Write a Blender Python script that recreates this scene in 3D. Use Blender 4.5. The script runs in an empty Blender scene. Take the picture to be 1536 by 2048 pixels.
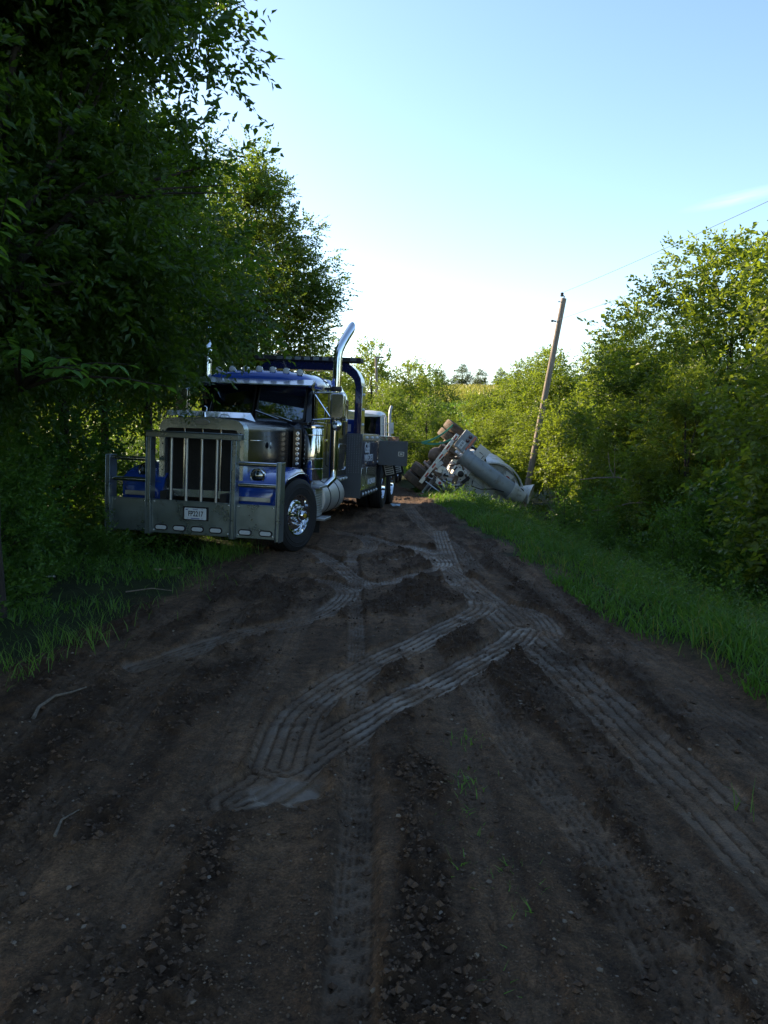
import bpy, math, random
import numpy as np
from mathutils import Vector, Matrix

D = bpy.data
S = bpy.context.scene
COL = S.collection
rad = math.radians
PI = math.pi
random.seed(7)

# ------------------------------------------------------------------ camera, sky, sun, exposure
cam_d = D.cameras.new('camera')
cam = D.objects.new('camera', cam_d)
COL.objects.link(cam)
cam.location = (0, 0, 1.61)
cam.rotation_euler = (PI / 2 - math.atan((1024 - 882) / 1598), 0, 0)
cam_d.sensor_fit = 'VERTICAL'
cam_d.sensor_height = 36.0
cam_d.lens = 1598 / 2048 * 36.0
cam_d.clip_end = 3000
cam_d.clip_start = 0.05
S.camera = cam

SUN_AZ = rad(-56)      # left of straight ahead
SUN_EL = rad(22.5)
W = D.worlds.new('World')
S.world = W
W.use_nodes = True
nt = W.node_tree
nt.nodes.clear()
n_out = nt.nodes.new('ShaderNodeOutputWorld')
n_bg = nt.nodes.new('ShaderNodeBackground')
n_sky = nt.nodes.new('ShaderNodeTexSky')
n_sky.sky_type = 'NISHITA'
n_sky.sun_disc = False
n_sky.sun_elevation = SUN_EL
n_sky.sun_rotation = SUN_AZ
n_sky.altitude = 250
n_sky.air_density = 1.0
n_sky.dust_density = 0.75
n_sky.ozone_density = 1.0
n_hsv = nt.nodes.new('ShaderNodeHueSaturation')
n_hsv.inputs['Saturation'].default_value = 1.07
nt.links.new(n_sky.outputs[0], n_hsv.inputs['Color'])
# one thin wisp of cirrus
g_tc = nt.nodes.new('ShaderNodeTexCoord')
g_map = nt.nodes.new('ShaderNodeMapping')
g_map.vector_type = 'POINT'
nt.links.new(g_tc.outputs['Generated'], g_map.inputs[0])
cd = Vector((0.435, 1.0, 0.295)).normalized()
g_map.inputs['Location'].default_value = (-cd.x, -cd.y, -cd.z)
g_rot = nt.nodes.new('ShaderNodeVectorRotate')
g_rot.rotation_type = 'Y_AXIS'
g_rot.inputs['Angle'].default_value = rad(8)
nt.links.new(g_map.outputs[0], g_rot.inputs['Vector'])
g_sc = nt.nodes.new('ShaderNodeVectorMath')
g_sc.operation = 'MULTIPLY'
g_sc.inputs[1].default_value = (16.0, 7.0, 130.0)
nt.links.new(g_rot.outputs[0], g_sc.inputs[0])
g_len = nt.nodes.new('ShaderNodeVectorMath')
g_len.operation = 'LENGTH'
nt.links.new(g_sc.outputs[0], g_len.inputs[0])
g_noise = nt.nodes.new('ShaderNodeTexNoise')
g_noise.inputs['Scale'].default_value = 2.2
g_noise.inputs['Detail'].default_value = 6
nt.links.new(g_sc.outputs[0], g_noise.inputs['Vector'])
g_mr = nt.nodes.new('ShaderNodeMapRange')
g_mr.inputs['From Min'].default_value = 1.0
g_mr.inputs['From Max'].default_value = 0.1
g_mr.inputs['To Max'].default_value = 0.13
nt.links.new(g_len.outputs['Value'], g_mr.inputs['Value'])
g_mul = nt.nodes.new('ShaderNodeMath')
g_mul.operation = 'MULTIPLY'
nt.links.new(g_mr.outputs[0], g_mul.inputs[0])
nt.links.new(g_noise.outputs['Fac'], g_mul.inputs[1])
g_mix = nt.nodes.new('ShaderNodeMixRGB')
nt.links.new(g_mul.outputs[0], g_mix.inputs['Fac'])
nt.links.new(n_hsv.outputs[0], g_mix.inputs['Color1'])
g_mix.inputs['Color2'].default_value = (11, 11.5, 12, 1)
nt.links.new(g_mix.outputs[0], n_bg.inputs['Color'])
n_bg.inputs['Strength'].default_value = 0.12
nt.links.new(n_bg.outputs[0], n_out.inputs[0])

sun_d = D.lights.new('sun', 'SUN')
sun_d.energy = 5.0
sun_d.angle = rad(0.6)
sun_d.color = (1.0, 0.80, 0.55)
sun = D.objects.new('sun', sun_d)
COL.objects.link(sun)
sdir = Vector((math.sin(SUN_AZ) * math.cos(SUN_EL), math.cos(SUN_AZ) * math.cos(SUN_EL), math.sin(SUN_EL)))
sun.rotation_euler = sdir.to_track_quat('Z', 'Y').to_euler()
sun.location = (-30, 30, 30)

S.view_settings.view_transform = 'Standard'
S.view_settings.look = 'None'
S.view_settings.exposure = 1.55
S.view_settings.gamma = 1.0
S.view_settings.use_curve_mapping = False
S.cycles.max_bounces = 8
S.cycles.transparent_max_bounces = 12

# ------------------------------------------------------------------ helpers: numpy noise
def _hash(ix, iy, seed):
    h = (ix.astype(np.int64) * 374761393 + iy.astype(np.int64) * 668265263 + seed * 1442695041) & 0xFFFFFFFF
    h = ((h ^ (h >> 13)) * 1274126177) & 0xFFFFFFFF
    return ((h ^ (h >> 16)) & 0xFFFF) / 65535.0

def vnoise(x, y, seed=0):
    ix = np.floor(x); iy = np.floor(y)
    fx = x - ix; fy = y - iy
    fx = fx * fx * fx * (fx * (fx * 6 - 15) + 10); fy = fy * fy * fy * (fy * (fy * 6 - 15) + 10)
    ix = ix.astype(np.int64); iy = iy.astype(np.int64)
    a = _hash(ix, iy, seed); b = _hash(ix + 1, iy, seed); c = _hash(ix, iy + 1, seed); d = _hash(ix + 1, iy + 1, seed)
    return (a + (b - a) * fx) * (1 - fy) + (c + (d - c) * fx) * fy

def fbm(x, y, octv=4, seed=0, gain=0.5):
    t = 0; a = 1; s = 0
    for o in range(octv):
        ca, sa = math.cos(o * 0.9 + .3), math.sin(o * 0.9 + .3)
        xr_, yr_ = (x * ca - y * sa) * 2 ** o, (x * sa + y * ca) * 2 ** o
        t = t + a * (vnoise(xr_ + o * 17.3, yr_ - o * 9.1, seed + o) - .5); s += a; a *= gain
    return t / s * 2

def smooth(a, b, x):
    t = np.clip((x - a) / (b - a), 0, 1)
    return t * t * (3 - 2 * t)

# ------------------------------------------------------------------ helpers: objects and meshes
def tag(o, label=None, cat=None, group=None, kind=None):
    if label: o['label'] = label
    if cat: o['category'] = cat
    if group: o['group'] = group
    if kind: o['kind'] = kind
    return o

def empty(name, label=None, cat=None, group=None, mw=None, loc=None, parent=None):
    o = D.objects.new(name, None)
    o.empty_display_size = 0.2
    COL.objects.link(o)
    if parent: o.parent = parent
    if mw is not None: o.matrix_world = mw
    if loc is not None: o.location = loc
    return tag(o, label, cat, group)

def link(name, me, mat=None, parent=None):
    o = D.objects.new(name, me)
    COL.objects.link(o)
    if mat is not None:
        me.materials.append(mat)
    if parent: o.parent = parent
    return o

def np_mesh(name, V, F, attr=None, flat=True):
    me = D.meshes.new(name)
    V = np.ascontiguousarray(V, dtype=np.float32); F = np.ascontiguousarray(F, dtype=np.int32)
    k = F.shape[1]
    me.vertices.add(len(V)); me.vertices.foreach_set('co', V.ravel())
    me.loops.add(F.size); me.loops.foreach_set('vertex_index', F.ravel())
    me.polygons.add(len(F)); me.polygons.foreach_set('loop_start', np.arange(0, F.size, k, dtype=np.int32))
    me.update(calc_edges=True)
    for nm, (dom, arr) in (attr or {}).items():
        at = me.attributes.new(nm, 'FLOAT', dom)
        at.data.foreach_set('value', np.ascontiguousarray(arr, dtype=np.float32))
    if flat: me.shade_flat()
    else: me.shade_smooth()
    return me

def frame_of(d):
    d = Vector(d).normalized()
    a = Vector((0, 0, 1)) if abs(d.z) < .9 else Vector((1, 0, 0))
    u = d.cross(a).normalized()
    return u, d.cross(u).normalized(), d

class MB:
    def __init__(self):
        self.v = []; self.f = []; self.m = []; self.mi = 0
    def add(self, vs, fs, M=None):
        o = len(self.v)
        self.v += [tuple((M @ Vector(p)) if M is not None else p) for p in vs]
        self.f += [tuple(i + o for i in f) for f in fs]
        self.m += [self.mi] * len(fs)
        return self
    def b(self, x0, x1, y0, y1, z0, z1, M=None):
        vs = [(x0, y0, z0), (x1, y0, z0), (x1, y1, z0), (x0, y1, z0), (x0, y0, z1), (x1, y0, z1), (x1, y1, z1), (x0, y1, z1)]
        return self.add(vs, [(3, 2, 1, 0), (4, 5, 6, 7), (0, 1, 5, 4), (1, 2, 6, 5), (2, 3, 7, 6), (3, 0, 4, 7)], M)
    def box(self, c, s, M=None):
        m = Matrix.Translation(c) @ M if M is not None else Matrix.Translation(c)
        return self.b(-s[0] / 2, s[0] / 2, -s[1] / 2, s[1] / 2, -s[2] / 2, s[2] / 2, m)
    def tube(self, pts, r, n=10, caps=True):
        pts = [Vector(p) for p in pts]
        rs = r if isinstance(r, (list, tuple)) else [r] * len(pts)
        u, w, d = frame_of(pts[1] - pts[0])
        vs = []; fs = []
        for i, p in enumerate(pts):
            t = (pts[min(i + 1, len(pts) - 1)] - pts[max(i - 1, 0)]).normalized()
            u = (u - t * u.dot(t)).normalized(); w = t.cross(u)
            for k in range(n):
                a = 2 * PI * k / n
                vs.append(tuple(p + (u * math.cos(a) + w * math.sin(a)) * rs[i]))
        for i in range(len(pts) - 1):
            for k in range(n):
                k2 = (k + 1) % n
                fs.append((i * n + k, i * n + k2, (i + 1) * n + k2, (i + 1) * n + k))
        if caps:
            fs.append(tuple(range(n - 1, -1, -1))); fs.append(tuple((len(pts) - 1) * n + k for k in range(n)))
        return self.add(vs, fs)
    def lathe(self, prof, org, axis, n=28, caps=True):
        u, w, d = frame_of(axis)
        org = Vector(org); vs = []; fs = []
        for r, h in prof:
            for k in range(n):
                a = 2 * PI * k / n
                vs.append(tuple(org + d * h + (u * math.cos(a) + w * math.sin(a)) * max(r, 1e-4)))
        for i in range(len(prof) - 1):
            for k in range(n):
                k2 = (k + 1) % n
                fs.append((i * n + k, i * n + k2, (i + 1) * n + k2, (i + 1) * n + k))
        if caps:
            fs.append(tuple(range(n - 1, -1, -1))); fs.append(tuple((len(prof) - 1) * n + k for k in range(n)))
        return self.add(vs, fs)
    def cyl(self, a, b_, r, n=16):
        return self.tube([a, b_], r, n)
    def loft(self, secs, closed=True, caps=True):
        n = len(secs[0]); vs = [tuple(p) for s in secs for p in s]; fs = []
        for i in range(len(secs) - 1):
            for k in range(n if closed else n - 1):
                k2 = (k + 1) % n
                fs.append((i * n + k, i * n + k2, (i + 1) * n + k2, (i + 1) * n + k))
        if caps and closed:
            fs.append(tuple(range(n - 1, -1, -1))); fs.append(tuple((len(secs) - 1) * n + k for k in range(n)))
        return self.add(vs, fs)
    def prism(self, poly, fn, d0, d1):
        """poly of 2-D points, fn(a, b, d) -> 3-D point"""
        n = len(poly)
        vs = [fn(a, b_, d0) for a, b_ in poly] + [fn(a, b_, d1) for a, b_ in poly]
        fs = [tuple(range(n - 1, -1, -1)), tuple(range(n, 2 * n))]
        fs += [(k, (k + 1) % n, n + (k + 1) % n, n + k) for k in range(n)]
        return self.add(vs, fs)
    def ball(self, c, r, sc=(1, 1, 1), nu=14, nv=8):
        vs = []; fs = []
        for j in range(nv + 1):
            t = PI * j / nv
            for k in range(nu):
                a = 2 * PI * k / nu
                rr = max(math.sin(t), 1e-3) * r
                vs.append((c[0] + rr * math.cos(a) * sc[0], c[1] + rr * math.sin(a) * sc[1], c[2] + r * math.cos(t) * sc[2]))
        for j in range(nv):
            for k in range(nu):
                k2 = (k + 1) % nu
                fs.append((j * nu + k, (j + 1) * nu + k, (j + 1) * nu + k2, j * nu + k2))
        return self.add(vs, fs)
    def mesh(self, name, ang=38):
        me = D.meshes.new(name)
        me.from_pydata(self.v, [], self.f)
        me.update()
        import bmesh
        bm = bmesh.new(); bm.from_mesh(me)
        for i, fc in enumerate(bm.faces): fc.material_index = self.m[i]
        bmesh.ops.recalc_face_normals(bm, faces=bm.faces)
        bm.to_mesh(me); bm.free()
        me.shade_smooth()
        me.set_sharp_from_angle(angle=rad(ang))
        return me
    def build(self, name, mat, parent=None, bevel=0, ang=38):
        me = self.mesh(name, ang)
        mats = mat if isinstance(mat, (list, tuple)) else [mat]
        o = link(name, me, mats[0], parent)
        for m in mats[1:]: me.materials.append(m)
        if bevel:
            md = o.modifiers.new('edge', 'BEVEL'); md.width = bevel; md.segments = 2; md.limit_method = 'ANGLE'; md.angle_limit = rad(40)
        return o

def copy_tree(o, parent=None):
    c = o.copy(); COL.objects.link(c)
    if parent is not None: c.parent = parent
    for ch in [x for x in KIDS.get(o.name, [])] or list(o.children):
        copy_tree(ch, c)
    return c
KIDS = {}

# ------------------------------------------------------------------ helpers: materials
def nodes_of(m):
    m.use_nodes = True
    t = m.node_tree
    return t, t.nodes['Principled BSDF']

def pm(name, col, rough=.5, metal=0., coat=0., var=.25, scale=6., bump=0., bscale=60., dirt=0., rvar=.15, dcol=(.06, .045, .03)):
    m = D.materials.new(name)
    t, p = nodes_of(m)
    N, L = t.nodes.new, t.links.new
    tc = N('ShaderNodeTexCoord')
    nz = N('ShaderNodeTexNoise'); nz.inputs['Scale'].default_value = scale; nz.inputs['Detail'].default_value = 5; nz.inputs['Roughness'].default_value = .6
    L(tc.outputs['Object'], nz.inputs['Vector'])
    mx = N('ShaderNodeMixRGB')
    mx.inputs['Color1'].default_value = (*[c * (1 - var) for c in col], 1)
    mx.inputs['Color2'].default_value = (*[min(c * (1 + var), 1) for c in col], 1)
    L(nz.outputs['Fac'], mx.inputs['Fac'])
    out = mx.outputs[0]
    mr = N('ShaderNodeMapRange')
    mr.inputs['From Min'].default_value = .3; mr.inputs['From Max'].default_value = .7
    mr.inputs['To Min'].default_value = max(rough - rvar * rough, .02); mr.inputs['To Max'].default_value = min(rough + rvar * rough, 1)
    L(nz.outputs['Fac'], mr.inputs['Value'])
    rout = mr.outputs[0]
    p.inputs['Metallic'].default_value = metal
    if dirt > 0:
        n2 = N('ShaderNodeTexNoise'); n2.inputs['Scale'].default_value = 4.5; n2.inputs['Detail'].default_value = 9; n2.inputs['Roughness'].default_value = .7
        L(tc.outputs['Object'], n2.inputs['Vector'])
        r2 = N('ShaderNodeMapRange'); r2.inputs['From Min'].default_value = .62 - dirt * .3; r2.inputs['From Max'].default_value = .78 - dirt * .15
        L(n2.outputs['Fac'], r2.inputs['Value'])
        m2 = N('ShaderNodeMixRGB'); m2.inputs['Color2'].default_value = (*dcol, 1)
        L(r2.outputs[0], m2.inputs['Fac']); L(out, m2.inputs['Color1']); out = m2.outputs[0]
        m3 = N('ShaderNodeMath'); m3.operation = 'MAXIMUM'
        m4 = N('ShaderNodeMath'); m4.operation = 'MULTIPLY'; m4.inputs[1].default_value = .85
        L(r2.outputs[0], m4.inputs[0]); L(m4.outputs[0], m3.inputs[0]); L(rout, m3.inputs[1]); rout = m3.outputs[0]
        if metal > 0:
            m5 = N('ShaderNodeMapRange'); m5.inputs['To Min'].default_value = metal; m5.inputs['To Max'].default_value = 0
            L(r2.outputs[0], m5.inputs['Value']); L(m5.outputs[0], p.inputs['Metallic'])
    L(out, p.inputs['Base Color']); L(rout, p.inputs['Roughness'])
    p.inputs['Coat Weight'].default_value = coat
    p.inputs['Coat Roughness'].default_value = .04
    if bump:
        n3 = N('ShaderNodeTexNoise'); n3.inputs['Scale'].default_value = bscale; n3.inputs['Detail'].default_value = 4
        L(tc.outputs['Object'], n3.inputs['Vector'])
        bp = N('ShaderNodeBump'); bp.inputs['Strength'].default_value = bump; bp.inputs['Distance'].default_value = .01
        L(n3.outputs['Fac'], bp.inputs['Height']); L(bp.outputs[0], p.inputs['Normal'])
    return m

def glass_mat(name, tint=(.25, .3, .32), mix=.55):
    m = D.materials.new(name); m.use_nodes = True
    t = m.node_tree; t.nodes.clear(); N, L = t.nodes.new, t.links.new
    o = N('ShaderNodeOutputMaterial'); tr = N('ShaderNodeBsdfTransparent'); gl = N('ShaderNodeBsdfGlossy'); ms = N('ShaderNodeMixShader'); fr = N('ShaderNodeFresnel')
    nz = N('ShaderNodeTexNoise'); nz.inputs['Scale'].default_value = 3
    mr = N('ShaderNodeMapRange'); mr.inputs['To Min'].default_value = .01; mr.inputs['To Max'].default_value = .05
    L(nz.outputs['Fac'], mr.inputs['Value']); L(mr.outputs[0], gl.inputs['Roughness'])
    fr.inputs['IOR'].default_value = 2.9
    tr.inputs['Color'].default_value = (*tint, 1); gl.inputs['Color'].default_value = (.85, .92, 1, 1)
    L(fr.outputs[0], ms.inputs[0]); L(tr.outputs[0], ms.inputs[1]); L(gl.outputs[0], ms.inputs[2]); L(ms.outputs[0], o.inputs[0])
    return m

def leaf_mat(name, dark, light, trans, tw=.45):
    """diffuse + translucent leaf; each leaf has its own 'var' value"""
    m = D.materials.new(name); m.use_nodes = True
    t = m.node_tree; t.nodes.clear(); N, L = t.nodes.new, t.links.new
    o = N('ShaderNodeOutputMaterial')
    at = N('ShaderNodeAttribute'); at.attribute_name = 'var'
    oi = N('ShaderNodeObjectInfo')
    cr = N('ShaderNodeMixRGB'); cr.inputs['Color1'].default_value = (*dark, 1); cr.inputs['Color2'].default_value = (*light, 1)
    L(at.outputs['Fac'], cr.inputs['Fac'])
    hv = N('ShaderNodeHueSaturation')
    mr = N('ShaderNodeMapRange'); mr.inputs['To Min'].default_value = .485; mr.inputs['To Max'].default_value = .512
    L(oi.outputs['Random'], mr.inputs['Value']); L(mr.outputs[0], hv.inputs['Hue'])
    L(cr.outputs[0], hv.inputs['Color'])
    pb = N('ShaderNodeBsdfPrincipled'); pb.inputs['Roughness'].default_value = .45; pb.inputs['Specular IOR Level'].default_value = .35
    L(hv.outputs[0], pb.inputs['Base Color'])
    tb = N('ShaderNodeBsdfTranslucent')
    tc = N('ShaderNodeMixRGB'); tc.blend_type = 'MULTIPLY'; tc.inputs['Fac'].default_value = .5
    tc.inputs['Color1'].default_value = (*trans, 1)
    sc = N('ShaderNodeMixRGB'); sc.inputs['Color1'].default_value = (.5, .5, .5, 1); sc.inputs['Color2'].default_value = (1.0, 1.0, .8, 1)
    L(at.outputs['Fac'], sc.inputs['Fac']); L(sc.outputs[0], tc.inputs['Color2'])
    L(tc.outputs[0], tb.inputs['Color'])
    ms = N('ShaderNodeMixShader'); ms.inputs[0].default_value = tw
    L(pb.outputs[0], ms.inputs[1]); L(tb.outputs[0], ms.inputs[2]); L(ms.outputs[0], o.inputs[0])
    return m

M = {}
M['blue'] = pm('blue_paint', (.009, .050, .30), .22, 0, 1.0, .12, 3, dirt=.0)
M['navy'] = pm('navy_paint', (.005, .009, .050), .25, 0, .8, .12, 3, dirt=.05)
M['black'] = pm('black_paint', (.005, .006, .010), .22, 0, .3, .2, 3)
M['flatblack'] = pm('black_rubber_trim', (.012, .012, .013), .7, 0, 0, .3, 8)
M['chrome'] = pm('chrome', (.72, .73, .75), .07, 1, 0, .05, 5)
M['steel'] = pm('brushed_steel_guard', (.23, .28, .305), .32, .8, 0, .3, 4, bump=.06, bscale=90, dirt=.06, rvar=.35)
M['alu'] = pm('dull_aluminium', (.50, .52, .54), .42, 1, 0, .12, 6, dirt=.18)
M['tank'] = pm('tank_aluminium', (.50, .49, .47), .45, .55, 0, .12, 4, dirt=.15)
M['stain'] = pm('stainless', (.55, .56, .58), .2, 1, 0, .1, 6)
M['grey'] = pm('grey_door_paint', (.075, .082, .09), .5, 0, 0, .2, 4, dirt=.1)
M['tyre'] = pm('tyre_rubber', (.016, .016, .017), .72, 0, 0, .3, 9, bump=.25, bscale=40, dirt=.22, dcol=(.05, .038, .028))
M['mtyre'] = pm('muddy_tyre', (.085, .06, .042), .85, 0, 0, .5, 9, bump=.5, bscale=25, dirt=.55, dcol=(.20, .13, .08))
M['rust'] = pm('rusty_steel', (.17, .115, .085), .75, .2, 0, .5, 7, bump=.3, bscale=40, dirt=.4, dcol=(.34, .25, .18))
M['dark'] = pm('dark_chassis', (.014, .014, .015), .7, 0, 0, .4, 7, dirt=.3)
M['white'] = pm('white_paint', (.62, .63, .63), .4, 0, .3, .1, 3, dirt=.25, dcol=(.22, .18, .14))
M['lens'] = pm('lamp_lens', (.50, .54, .58), .25, 0, .5, .2, 60)
M['moduleglass'] = pm('light_module_glass', (.16, .19, .2), .3, 0, .5, .2, 30)
M['amber'] = pm('hub_cap_oil', (.45, .30, .02), .25, 0, .5, .2, 30)
M['redlens'] = pm('red_lens', (.35, .02, .03), .25, 0, .5, .2, 30)
M['darkred'] = pm('dark_red_lens', (.06, .012, .02), .3, 0, .5, .2, 30)
M['plate'] = pm('licence_plate_white', (.60, .66, .72), .4, 0, .2, .08, 20)
M['ink'] = pm('black_ink', (.012, .014, .03), .5)
M['blueink'] = pm('blue_ink', (.03, .05, .25), .5)
M['letter'] = pm('silver_lettering', (.60, .62, .68), .4)
M['drum'] = pm('mixer_drum_paint', (.58, .59, .60), .5, 0, .1, .2, 3, dirt=.42, dcol=(.22, .19, .16))
M['chute'] = pm('chute_grey', (.29, .32, .35), .5, .3, 0, .2, 4, dirt=.3, dcol=(.2, .18, .16))
M['tape_r'] = pm('red_tape', (.42, .06, .05), .5)
M['tape_w'] = pm('white_tape', (.62, .62, .60), .5, dirt=.2)
M['strap'] = pm('green_webbing', (.03, .22, .13), .8, bump=.3, bscale=80)
M['cable'] = pm('dark_cable', (.02, .02, .022), .6)
M['shellsteel'] = pm('satin_grille_surround', (.46, .54, .60), .25, .9, 0, .1, 6)  # bluish base tint stands in for reflected sky
M['glass'] = glass_mat('window_glass', (.06, .07, .08))
M['seat'] = pm('cab_interior', (.02, .02, .022), .8)

def wood_mat(name, c1, c2, sc=(9, 9, .9)):
    m = D.materials.new(name); t, p = nodes_of(m); N, L = t.nodes.new, t.links.new
    tc = N('ShaderNodeTexCoord'); mp = N('ShaderNodeMapping'); mp.inputs['Scale'].default_value = sc
    L(tc.outputs['Object'], mp.inputs[0])
    nz = N('ShaderNodeTexNoise'); nz.inputs['Scale'].default_value = 2.5; nz.inputs['Detail'].default_value = 8; nz.inputs['Roughness'].default_value = .68
    L(mp.outputs[0], nz.inputs['Vector'])
    cr = N('ShaderNodeValToRGB'); cr.color_ramp.elements[0].position = .32; cr.color_ramp.elements[1].position = .68
    cr.color_ramp.elements[0].color = (*c1, 1); cr.color_ramp.elements[1].color = (*c2, 1)
    L(nz.outputs['Fac'], cr.inputs[0]); L(cr.outputs[0], p.inputs['Base Color'])
    p.inputs['Roughness'].default_value = .88
    bp = N('ShaderNodeBump'); bp.inputs['Strength'].default_value = .6; bp.inputs['Distance'].default_value = .02
    L(nz.outputs['Fac'], bp.inputs['Height']); L(bp.outputs[0], p.inputs['Normal'])
    return m
M['bark'] = wood_mat('bark', (.010, .008, .006), (.040, .032, .023), (14, 14, 2.5))
M['deadwood'] = wood_mat('bare_grey_wood', (.10, .08, .065), (.28, .24, .20), (16, 16, 3))
M['stickwood'] = wood_mat('fallen_stick_bark', (.07, .055, .04), (.19, .155, .12), (16, 16, 3))
M['pole'] = wood_mat('weathered_pole_wood', (.12, .093, .074), (.34, .275, .22), (10, 10, .5))
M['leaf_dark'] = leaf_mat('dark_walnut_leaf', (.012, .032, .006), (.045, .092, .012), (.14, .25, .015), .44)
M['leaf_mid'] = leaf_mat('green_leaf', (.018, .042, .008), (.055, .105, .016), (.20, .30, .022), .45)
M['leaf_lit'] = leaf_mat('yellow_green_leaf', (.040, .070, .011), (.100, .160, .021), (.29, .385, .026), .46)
M['leaf_low'] = leaf_mat('fresh_leaf', (.024, .068, .012), (.07, .165, .026), (.18, .34, .028), .42)
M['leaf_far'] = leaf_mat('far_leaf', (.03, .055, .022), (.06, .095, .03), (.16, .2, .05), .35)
M['grass'] = leaf_mat('grass_blade', (.036, .095, .014), (.11, .23, .034), (.19, .37, .03), .37)
M['corn'] = leaf_mat('corn_tassel', (.16, .17, .03), (.34, .32, .06), (.34, .34, .05), .4)

# ------------------------------------------------------------------ the ground
def road_right(y): return np.interp(y, [0, 4.9, 5.65, 7.1, 11.2, 16.3, 20.1, 26, 40, 60], [2.65, 2.42, 2.28, 2.09, 1.93, 1.66, 1.41, 1.0, -.4, -3.0])
def road_left(y): return np.interp(y, [0, 6.2, 7.8, 9.5, 11.75, 15, 26, 40, 60], [-2.75, -2.65, -2.5, -2.25, -2.15, -2.9, -4.2, -5.6, -8.5])

def base_z(x, y):
    x = np.asarray(x, float); y = np.asarray(y, float)
    xp = np.where(y < 11, -1.26, -1.26 + .157 * (np.minimum(y, 25) - 11.64) * smooth(10.8, 11.8, y) + 0)
    dl = np.maximum(xp - x, 0)
    k = smooth(6, 10.5, y) * (1 - smooth(24, 30, y))
    z = .0455 * np.minimum(dl, 3.2) * k
    el = np.maximum(road_left(y) - .5 - x, 0)
    z = z + .10 * np.minimum(el, 5) * (1 - .4 * k)
    er = np.maximum(x - road_right(y) - .7, 0)
    z = z - .24 * np.minimum(er, 3.6) + .10 * np.clip(er - 6, 0, 12)
    z = z - .75 * np.exp(-((x - 4.2) / 2.0) ** 2 - ((y - 26.5) / 3.2) ** 2)
    hump = np.exp(-((x - road_right(y) - .45) / .35) ** 2) * .07
    z = z + hump * (y < 60)
    yy = np.maximum(y - 42, 0)
    yy = np.minimum(yy, 150)
    z = z + .092 * np.maximum(yy - 6 * (1 - np.exp(-yy / 6)), 0)
    return z + .10 * fbm(x * .18 + 40, y * .18, 2, 5) * smooth(0, 2, np.abs(x + .3) - 2.2)

def gz(x, y): return float(base_z(np.array([x]), np.array([y]))[0])

TRACKS = [  # centre line, width, strength
    ([(-.66, 3.5), (-.45, 3.88), (-.12, 4.52), (.44, 5.41), (1.0, 6.3), (1.22, 6.8)], .32, 1.0),
    ([(-.52, 3.9), (-.5, 4.6), (-.36, 5.1), (-.15, 5.6), (.4, 6.6), (.92, 7.56), (1.0, 8.05)], .33, .9),
    ([(-.47, 11.7), (-.34, 9), (-.24, 6.9), (-.12, 3.47), (-.10, 1.2)], .14, .65),
    ([(1.02, 14.4), (.88, 10.5), (.86, 8.9), (1.05, 8.0), (1.42, 7.35), (1.40, 6.5)], .27, .8),
    ([(.92, 9.2), (1.05, 7.96), (1.22, 6.29), (1.34, 5.15), (1.42, 4.3), (1.50, 3.2), (1.52, 1.2)], .38, .7),
    ([(-.30, 8.72), (.1, 9.2), (.52, 9.79), (.82, 10.44), (.72, 11.5), (.35, 12.3), (0.0, 12.63)], .27, 1.0),
    ([(-1.35, 12.3), (-.97, 11.54), (-.62, 10.4), (-.36, 9.4), (-.15, 9.1)], .26, 1.0),
    ([(-1.2, 9.35), (-.73, 9.18), (-.42, 8.7), (-.40, 8.15), (-.6, 7.35), (-1.15, 6.72), (-1.75, 5.65)], .27, .9),
    ([(-.95, 10.6), (-.3, 10.7), (.35, 11.0), (.75, 11.35)], .24, .9),
    ([(-.3, 13.6), (.1, 12.6), (.5, 11.6), (.75, 10.2), (.9, 9.3)], .24, .8),
    ([(-.9, 14.6), (-.35, 13.2), (-.2, 12.2), (-.42, 11.1)], .24, .7),
    ([(.30, 9.2), (.75, 9.0), (.95, 8.6)], .2, .9),
    ([(.60, 5.5), (.66, 4.8), (.74, 3.93), (.87, 2.95), (.9, 1.2)], .20, .55),
    ([(1.95, 6.4), (2.02, 5.2), (2.1, 4.1), (2.1, 2.4)], .30, .45),
    ([(-1.35, 7.3), (-1.5, 5.5), (-1.45, 3.6), (-1.3, 1.2)], .26, .35),
    ([(-.75, 7.8), (-.8, 5.6), (-.85, 3.6), (-.9, 1.2)], .24, .35),
    ([(.30, 7.6), (.38, 5.2), (.42, 3.4), (.45, 1.2)], .16, .30),
    ([(1.05, 5.2), (1.12, 3.8), (1.16, 2.6), (1.16, 1.2)], .16, .40),
    ([(1.78, 8.6), (1.80, 6.4), (1.84, 4.2), (1.8, 1.8)], .18, .45),
    ([(1.55, 12.5), (1.62, 10.2), (1.72, 8.2), (1.8, 6.8)], .22, .35),
    ([(-2.0, 7.4), (-2.05, 5.4), (-2.0, 3.4), (-1.9, 1.4)], .24, .30),
    ([(.6, 19.5), (.72, 16), (.95, 13.4), (1.1, 11.0), (1.15, 9.6)], .3, .5),
]

def sub_line(p, n=60):
    p = np.array(p, float)
    # Catmull-Rom through the points
    q = np.vstack([2 * p[0] - p[1], p, 2 * p[-1] - p[-2]])
    out = []
    per = max(4, n // (len(p) - 1))
    for i in range(1, len(q) - 2):
        t = np.linspace(0, 1, per, endpoint=False)[:, None]
        a, b, c, d = q[i - 1], q[i], q[i + 1], q[i + 2]
        out.append(.5 * ((2 * b) + (-a + c) * t + (2 * a - 5 * b + 4 * c - d) * t ** 2 + (-a + 3 * b - 3 * c + d) * t ** 3))
    return np.vstack(out + [p[-1:]])

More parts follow.
